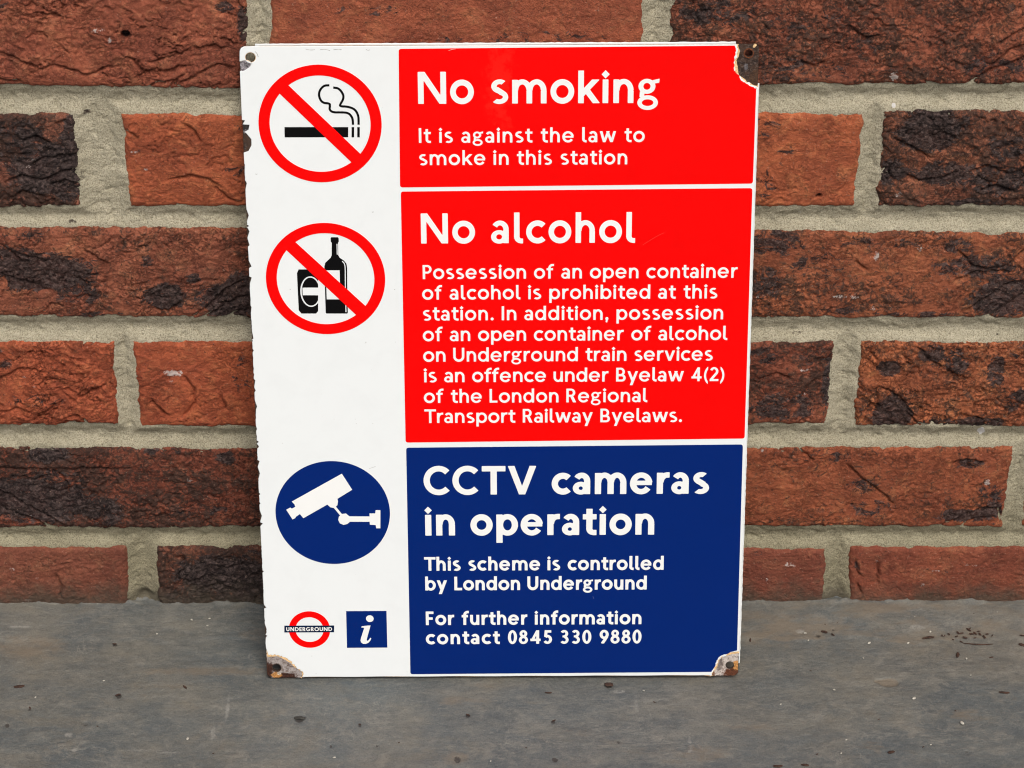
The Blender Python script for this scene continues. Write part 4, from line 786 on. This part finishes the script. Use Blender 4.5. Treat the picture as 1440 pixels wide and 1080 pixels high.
bp = [(98.19,256.76), (98.33,265.20), (275.30,257.72), (97.67,244.31), (97.81,252.77), (264.29,245.29), (97.78,231.57), (97.92,240.07), (267.89,232.70), (97.65,218.91), (97.79,227.43), (270.57,220.04), (97.61,206.22), (97.75,214.75), (262.65,207.35), (97.97,193.44), (98.11,201.98), (269.57,194.51), (97.59,180.54), (97.73,189.09), (225.71,181.37), (97.72,167.91), (97.86,176.47), (245.90,168.74)]
for k, t in enumerate(body): line(t, bp[3 * k:3 * k + 3], 16.8, red2)
line('CCTV cameras', [(96.56,122.07), (96.86,140.37), (262.60,122.79)], 21.2, blue)
line('in operation', [(97.05,95.56), (97.34,113.82), (231.15,96.59)], 21.2, blue)
line('This scheme is controlled', [(96.01,72.38), (96.15,81.40), (237.12,73.15)], 20.4, blue)
line('by London Underground', [(96.43,59.34), (96.57,68.37), (227.35,59.98)], 20.4, blue)
line('For further information', [(96.43,36.12), (96.58,45.21), (224.59,37.12)], 20.4, blue)
line('contact 0845 330 9880', [(96.23,23.19), (96.37,32.28), (224.79,23.66)], 20.4, blue)

# no smoking roundel
ZA, ZB, ZC = .285, .42, .50
def prohibition(ext, bar_u, bar_l, thick, label):
    cx, cy, r = extents(ext); ri = r - thick
    # one outline each: outer circle, and the two half-moon openings left by the slash
    def seg_open(a, b, side):
        a, b = Vector(a), Vector(b); d = (b - a).normalized(); c = Vector((cx, cy))
        def hit(p, d_):
            q = p - c; B_ = q.dot(d_); Cc = q.dot(q) - ri * ri; s_ = math.sqrt(B_ * B_ - Cc); return p + d_ * (-B_ - s_), p + d_ * (-B_ + s_)
        p, q = hit(a, d); ap = math.atan2(p.y - cy, p.x - cx); aq = math.atan2(q.y - cy, q.x - cx)
        if side > 0:                                          # clockwise from q? go the upper right way from p to q
            while ap < aq: ap += 2 * math.pi
        else:
            while ap > aq: ap -= 2 * math.pi
        n = 60; return [(cx + ri * math.cos(aq + (ap - aq) * k / n), cy + ri * math.sin(aq + (ap - aq) * k / n)) for k in range(n + 1)]
    o = slab('prohibition_ring', [circ(cx, cy, r), seg_open(*bar_u, 1), seg_open(*bar_l, -1)], ZA, ZC, RED, sign, .05)
    o['label'] = label; return o
ns = prohibition([(10.10,348.87), (76.39,348.58), (44.31,382.96), (42.15,313.87)], [(26.67,370.59), (64.79,331.23)], [(22.11,365.38), (59.75,326.26)], [(-7.67,348.69,6.11)][0][2], 'red prohibition ring with a slash across a cigarette')
slab('cigarette', [[(23.62,346.68), (58.66,346.52), (58.50,340.71), (23.49,340.78)]], ZA, ZB, BLACK, ns, .03)
slab('cigarette_tip', [[(60.53,346.52), (61.92,346.51), (61.76,340.61), (60.38,340.61)]], ZA, ZB, BLACK, ns, .03)
slab('cigarette_tip', [[(63.63,346.50), (65.02,346.50), (64.87,340.59), (63.48,340.60)]], ZA, ZB, BLACK, ns, .03)
sw_ = [(-7.67,348.69,1.26)][0][2]
slab('smoke_curl', [stroke([(49.02,370.50), (45.94,370.43), (43.34,367.31), (43.14,363.76), (44.83,360.54), (48.88,360.18), (49.00,358.82), (48.61,356.53), (50.51,355.00), (55.23,355.06), (59.13,354.70), (61.01,352.14), (61.35,349.67), (61.30,347.88)], sw_)], ZA, ZB, BLACK, ns, .03)
slab('smoke_curl', [stroke([(51.09,369.22), (54.16,368.79), (56.50,365.40), (56.50,362.69), (54.72,359.82), (54.35,358.46), (58.74,358.36), (62.76,356.73), (64.45,353.06), (64.46,350.08), (64.40,347.86)], sw_)], ZA, ZB, BLACK, ns, .03)

na = prohibition([(10.45,257.51), (76.50,257.21), (44.50,291.14), (42.43,222.98)], [(27.22,279.31), (65.83,240.28)], [(22.23,274.28), (60.08,235.15)], [(-11.76,256.80,6.09)][0][2], 'red prohibition ring with a slash across a can and a bottle')
bt = slab('bottle', [[(47.38,282.05), (51.19,282.03), (51.58,281.23), (51.53,279.47), (51.09,278.58), (51.05,271.23), (51.83,269.71), (54.28,267.92), (55.48,266.14), (55.83,263.64), (55.37,243.93), (55.50,236.53), (55.07,235.99), (43.33,236.04), (42.93,236.59), (42.95,251.18), (43.03,264.59), (43.59,266.73), (44.80,267.97), (46.68,269.74), (47.31,271.24), (47.61,278.60), (47.05,279.49), (47.03,281.43)]], ZA, .36, BLACK, na, .02)
can = slab('drink_can', [[(28.49,262.87), (38.48,262.83), (39.42,260.86), (39.13,251.64), (38.68,237.51), (37.46,236.07), (29.24,236.11), (27.72,238.10), (27.58,251.25), (27.49,260.56)]], ZA, .36, BLACK, na, .02)
slab('bottle_label', [[(43.79,262.27), (51.54,262.23), (51.46,244.67), (43.76,244.70)]], .355, .40, WHITE, na, .01)
slab('highlight', [[(50.25,278.06), (50.74,278.05), (50.73,271.67), (50.23,271.67)]], .355, .40, WHITE, na, .01)
slab('highlight', [stroke([(53.11,267.75), (54.40,266.32), (54.74,263.65), (54.55,256.50), (54.47,247.53), (54.42,236.90)], sw_ * .42)], .355, .40, WHITE, na, .01)
hx, hy, hk = [(34.88,249.42,5.52)][0]; hy2 = [(35.01,258.65)][0][1]; ry_ = hy2 - hy
def ellarc(rx, ry, xmax, n=60):
    return [(min(hx + rx * math.cos(2 * math.pi * k / n), xmax), hy + ry * math.sin(2 * math.pi * k / n)) for k in range(n)]
canx = [(39.08,247.60)][0][0]
slab('can_emblem_ring', [ellarc(hk * 1.06, ry_, canx + .3), ellarc(hk * .92, ry_ * .92, canx + .15)], .355, .40, WHITE, na, .005)
slab('can_emblem_band', [[(30.28,251.86), (39.47,251.82), (39.32,247.24), (30.29,247.28)]], .362, .405, WHITE, na, .01)

SCUFF = plain('scuff_mark', (.42, .42, .41), .6, .3)
for k_, P_ in enumerate([[(65.14,139.02), (66.87,139.58), (68.95,140.33)], [(36.75,391.02), (39.31,390.42), (41.73,390.66)], [(44.55,390.65), (47.38,390.97), (49.93,390.12)], [(51.80,390.62), (54.22,390.77), (56.23,390.60)], [(69.53,390.71), (70.72,390.04), (71.70,390.53)], [(6.46,319.58), (7.11,319.31), (7.61,319.57)], [(70.52,296.99), (71.01,296.72), (71.43,297.07)], [(9.07,389.80), (10.24,388.71), (10.80,386.62)]]):
    slab('scuff', [stroke(P_, .32 if k_ else .22)], .25, .318, SCUFF, sign, .005)
slab('scratch', [stroke([(114.39,389.85), (116.17,390.51), (118.27,390.83)], .22)], .38, .435, plain('bare_scratch', (.72, .42, .38), .5, .2), red1, .005)
slab('scratch', [stroke([(221.79,276.76), (226.13,279.71), (230.07,282.24), (233.62,283.91)], .09)], .38, .435, plain('faint_scratch', (.80, .09, .07), .5, .2), red2, .005)
slab('scratch', [stroke([(195.56,54.88), (195.91,54.21), (196.17,53.25)], .3)], .38, .435, plain('faint_blue_scratch', (.05, .08, .24), .5, .2), blue, .005)

# camera roundel
cx, cy, r = extents([(10.46,110.88), (75.97,110.57), (44.25,144.62), (42.25,76.45)])
cdisc = slab('camera_disc', [circ(cx, cy, r, 110)], ZA, ZB, BLUE, sign, .05); cdisc['label'] = 'dark blue disc with a white surveillance camera'
slab('camera_figure', [[(16.15,112.78), (18.54,114.21), (19.46,113.44), (21.50,114.68), (21.04,116.31), (19.54,118.05), (49.24,135.87), (54.99,125.54), (46.20,119.74), (46.50,118.11), (46.08,115.62), (45.19,114.66), (48.51,109.83), (50.86,110.21), (52.97,108.27), (64.66,108.21), (64.70,110.14), (67.99,110.13), (68.30,112.24), (71.07,112.23), (70.81,100.46), (68.38,100.47), (68.08,102.60), (64.79,102.81), (64.57,104.74), (53.05,104.80), (51.62,103.45), (49.35,102.78), (47.21,103.76), (46.24,106.08), (46.73,108.11), (47.45,108.97), (43.95,113.80), (41.89,114.29), (40.21,116.03), (25.92,107.24), (24.02,109.95), (21.62,108.23), (21.15,107.27), (19.57,106.50)]], .41, .54, WLET, cdisc, .03)

# underground roundel and information square
cx, cy, r = extents([(15.08,33.45), (39.11,33.33), (27.47,45.94), (26.65,20.77)]); th = [(-9.02,33.57,3.97)][0][2]
rd = slab('roundel_ring', [circ(cx, cy, r), circ(cx, cy, r - th)], ZA, ZB, RED, sign, .04); rd['label'] = 'red ring crossed by a dark name bar'
slab('name_bar', [[(12.24,36.05), (41.84,36.07), (41.71,31.57), (12.08,31.55)]], ZA, .47, NAVY, rd, .03)
q_ = [(13.29,32.46), (13.38,35.04), (40.56,32.41)]
slab('lettering', text_loops('UNDERGROUND', q_[0][0], q_[2][0], q_[0][1], q_[1][1] - q_[0][1], 21), .465, .53, WLET, rd, .01)['label'] = 'tiny white lettering reading UNDERGROUND'
iq = slab('information_square', [[(49.23,45.66), (73.19,45.71), (73.17,20.96), (49.07,20.91)]], ZA, ZB, BLUE, sign, .04); iq['label'] = 'blue square with a white italic letter i'
e_ = [(63.18,40.62,2.27)][0]
slab('information_letter', [circ(e_[0], e_[1], e_[2], 32), [(58.21,35.49), (60.86,35.81), (63.51,36.04), (62.38,31.88), (61.16,27.30), (60.98,25.96), (61.49,25.62), (62.47,26.62), (63.16,27.71), (63.74,27.29), (63.12,25.78), (61.90,24.28), (60.41,23.62), (58.79,23.63), (57.56,24.64), (57.30,25.98), (57.64,27.73), (59.64,34.15), (59.21,34.65), (58.04,34.66)]], .41, .53, WLET, iq, .03)

# ------------------------------------------------------------------ crumbs on the ground
DARK = plain('dry_bark', (.050, .026, .018), .8, .5); PALE = plain('pale_grit', (.46, .44, .38), .8, .3); SEED = plain('seed_husk', (.040, .038, .032), .6, .4)
def crumb_geo(L, W_, H_, rr):
    """a small bent, faceted sliver: rings along its length"""
    V = []; F = []; n = 6; m = 7; ph = rr.uniform(0, 6)
    for i in range(m):
        t = i / (m - 1); s_ = math.sin(math.pi * (.08 + .84 * t)) ** .5
        for k in range(n):
            a = 2 * math.pi * k / n; j = rr.uniform(.75, 1.2)
            V.append(((t - .5) * L, W_ / 2 * s_ * math.cos(a) * j + .12 * L * math.sin(3 * t + ph) * .5, H_ / 2 + H_ / 2 * s_ * math.sin(a) * j))
    for i in range(m - 1):
        for k in range(n): F.append((i * n + k, i * n + (k + 1) % n, (i + 1) * n + (k + 1) % n, (i + 1) * n + k))
    F += [(0, 5, 4, 3), (0, 3, 2, 1)]; b = (m - 1) * n; F += [(b, b + 1, b + 2, b + 3), (b, b + 3, b + 4, b + 5)]
    return np.array(V), np.array(F)
def crumbs(name, items, mat, flat=.5):
    Vs, Fs, n = [], [], 0; x0, y0 = items[0][0], items[0][1]
    for i, it in enumerate(items):
        x, y, L = it[:3]; W_ = it[3] if len(it) > 3 else L * .35; a = it[4] if len(it) > 4 else random.uniform(-.6, .6)
        V, F = crumb_geo(L, W_, max(.5, W_ * flat), random.Random(i * 7 + int(L * 10)))
        R2 = np.array([[math.cos(a), -math.sin(a)], [math.sin(a), math.cos(a)]]); V[:, :2] = V[:, :2] @ R2.T
        V += (x - x0, y - y0, .15 + (2.0 if y > -20 else 1.0 if y > -36 else 0)); Vs.append(V); Fs.append(F + n); n += len(V)
    o = mesh_np(name, np.concatenate(Vs) * MM, np.concatenate(Fs), mat, smooth=False); o.location = (x0 * MM, y0 * MM, GROUND_Z); return o
solo = [
 ('bark_sliver', [(399.92,-35.77,7.41,1.96,0.05)], 'longest straight dark bark sliver lying left of the crumb cluster by the wall'),
 ('bark_sliver', [(415.71,-51.38,4.76,2.16,1.50)], 'upright standing short dark sliver just in front of the crumb cluster'),
 ('bark_sliver', [(438.64,-86.72,6.37,1.91,-0.05)], 'dark sliver lying alone near the right edge of the slab'),
 ('bark_sliver', [(364.73,-140.84,4.13,2.48,0.40)], 'dark crumb on the concrete below the heart shaped paint chip'),
 ('bark_sliver', [(298.07,-152.93,5.33,2.46,0.00)], 'dark crumb at the very front of the slab right of the sign'),
 ('bark_sliver', [(313.74,-152.01,4.51,1.85,0.00)], 'smaller of the two dark crumbs at the front right of the sign'),
 ('twig', [(429.65,-40.15,18.26,1.04,0.00)], 'thin curved dark twig lying below the crumb cluster'),
 ('bark_sliver', [(336.75,-30.04,3.93,2.18,-0.20)], 'dark crumb on the slab below the right hand mortar joint'),
 ('bark_sliver', [(336.92,-21.60,3.95,1.49,-0.70)], 'tiny dark splinter closest to the wall right of the sign'),
 ('bark_sliver', [(291.01,-36.66,4.35,1.13,1.45)], 'thin dark splinter standing beside the lower right edge of the sign'),
 ('bark_sliver', [(-149.64,-81.08,6.37,2.55,0.25)], 'dark brown crumb at the left side of the slab'),
 ('leaf_scrap', [(202.84,-79.83,5.11,3.83,0.10)], 'small brown leaf scrap just in front of the sign'),
 ('bark_sliver', [(166.56,-86.79,4.24,1.44,-0.15)], 'dark splinter in front of the blue panel beside the leaf scrap'),
 ('bark_sliver', [(456.33,-41.88,4.34,2.61,-0.50)], 'dark crumb cut by the right edge of the picture'),
]
for nm, it, lab in solo:
    o = crumbs(nm, it, DARK, .35); tag(o, lab, {'twig': 'twig', 'leaf_scrap': 'leaf scrap'}.get(nm, 'bark sliver'))
cl = [(409.23,-33.54,2.62), (412.91,-32.14,2.18), (417.42,-34.24,2.18), (418.78,-30.75,2.62), (420.87,-31.44,2.62), (422.46,-35.63,3.05), (425.73,-27.94,3.50), (426.88,-32.14,3.06), (429.16,-31.45,3.06), (431.65,-29.35,2.19), (432.12,-32.15,2.62), (434.33,-34.94,3.05), (436.48,-32.15,2.18), (426.80,-26.54,1.75), (414.96,-36.33,1.74), (419.89,-38.41,2.18), (428.56,-35.63,1.74), (439.33,-33.54,1.74), (435.92,-53.57,2.59), (457.65,-33.54,3.05), (345.54,-20.90,2.19), (381.79,-22.31,1.75), (430.91,-13.11,1.76), (295.19,-8.10,1.77), (319.16,-16.65,1.76), (341.71,-32.83,2.62), (325.04,-66.46,1.29), (383.91,-136.15,1.66), (389.12,-134.27,1.24), (321.64,-142.39,1.65), (-89.66,-89.03,3.39), (-129.80,7.77,1.33), (-97.49,-40.41,2.60), (-50.58,-81.77,3.40), (-140.45,-100.81,2.10), (118.84,-107.37,2.52), (169.54,-112.55,2.51), (55.42,-115.73,1.67), (-98.43,-117.60,1.25), (-28.34,-141.64,1.24), (78.92,-132.27,1.24), (229.36,-95.68,1.69), (407.02,-103.56,1.26), (361.08,-111.32,1.26), (153.04,-136.70,1.24)]
cl = [(a[0], a[1], a[2], a[2] * .45, random.uniform(-1.2, 1.2)) for a in cl]
tag(crumbs('loose_crumbs', cl, DARK), 'scatter of dark plant crumbs on the concrete beside the sign', 'debris', None, 'stuff')
gr = [(352.81,-5.96,1.77), (393.90,-16.66,1.54), (401.84,-30.04,1.75), (363.18,-39.79,2.17), (343.43,1.95,1.33), (420.61,-54.93,1.73), (358.12,-54.24,1.08), (337.37,-84.51,1.70), (383.99,-92.44,2.54), (409.60,-115.19,2.93), (445.67,-11.68,1.32), (306.29,-7.39,1.55), (339.86,-129.83,1.25), (335.73,-141.77,1.24), (388.71,-134.27,1.24), (-44.37,-129.07,2.07), (-52.19,-19.44,1.53), (-41.36,-18.03,1.32), (-42.17,-23.67,1.31), (-72.34,-32.08,1.31), (-99.73,-75.76,1.28), (-138.47,-90.99,1.27), (326.49,-37.01,1.31), (324.83,-31.43,1.75), (387.09,-39.79,1.74), (409.23,-33.54,1.31), (420.98,-70.52,1.07), (41.90,-145.40,1.65), (132.41,-148.54,1.23), (304.39,-97.67,1.27), (223.47,-85.15,1.49), (-145.87,1.98,1.77)]
gr = [(a[0], a[1], a[2], a[2] * .75, random.uniform(-1.5, 1.5)) for a in gr]
tag(crumbs('loose_grit', gr, PALE, .6), 'pale specks of grit scattered over the grey concrete', 'grit', None, 'stuff')
o = crumbs('seed_husk', [(19.90,-110.57,6.70,2.93,0.00)], SEED, .35); tag(o, 'dark oval seed husk lying in front of the lower left corner of the sign', 'seed husk')
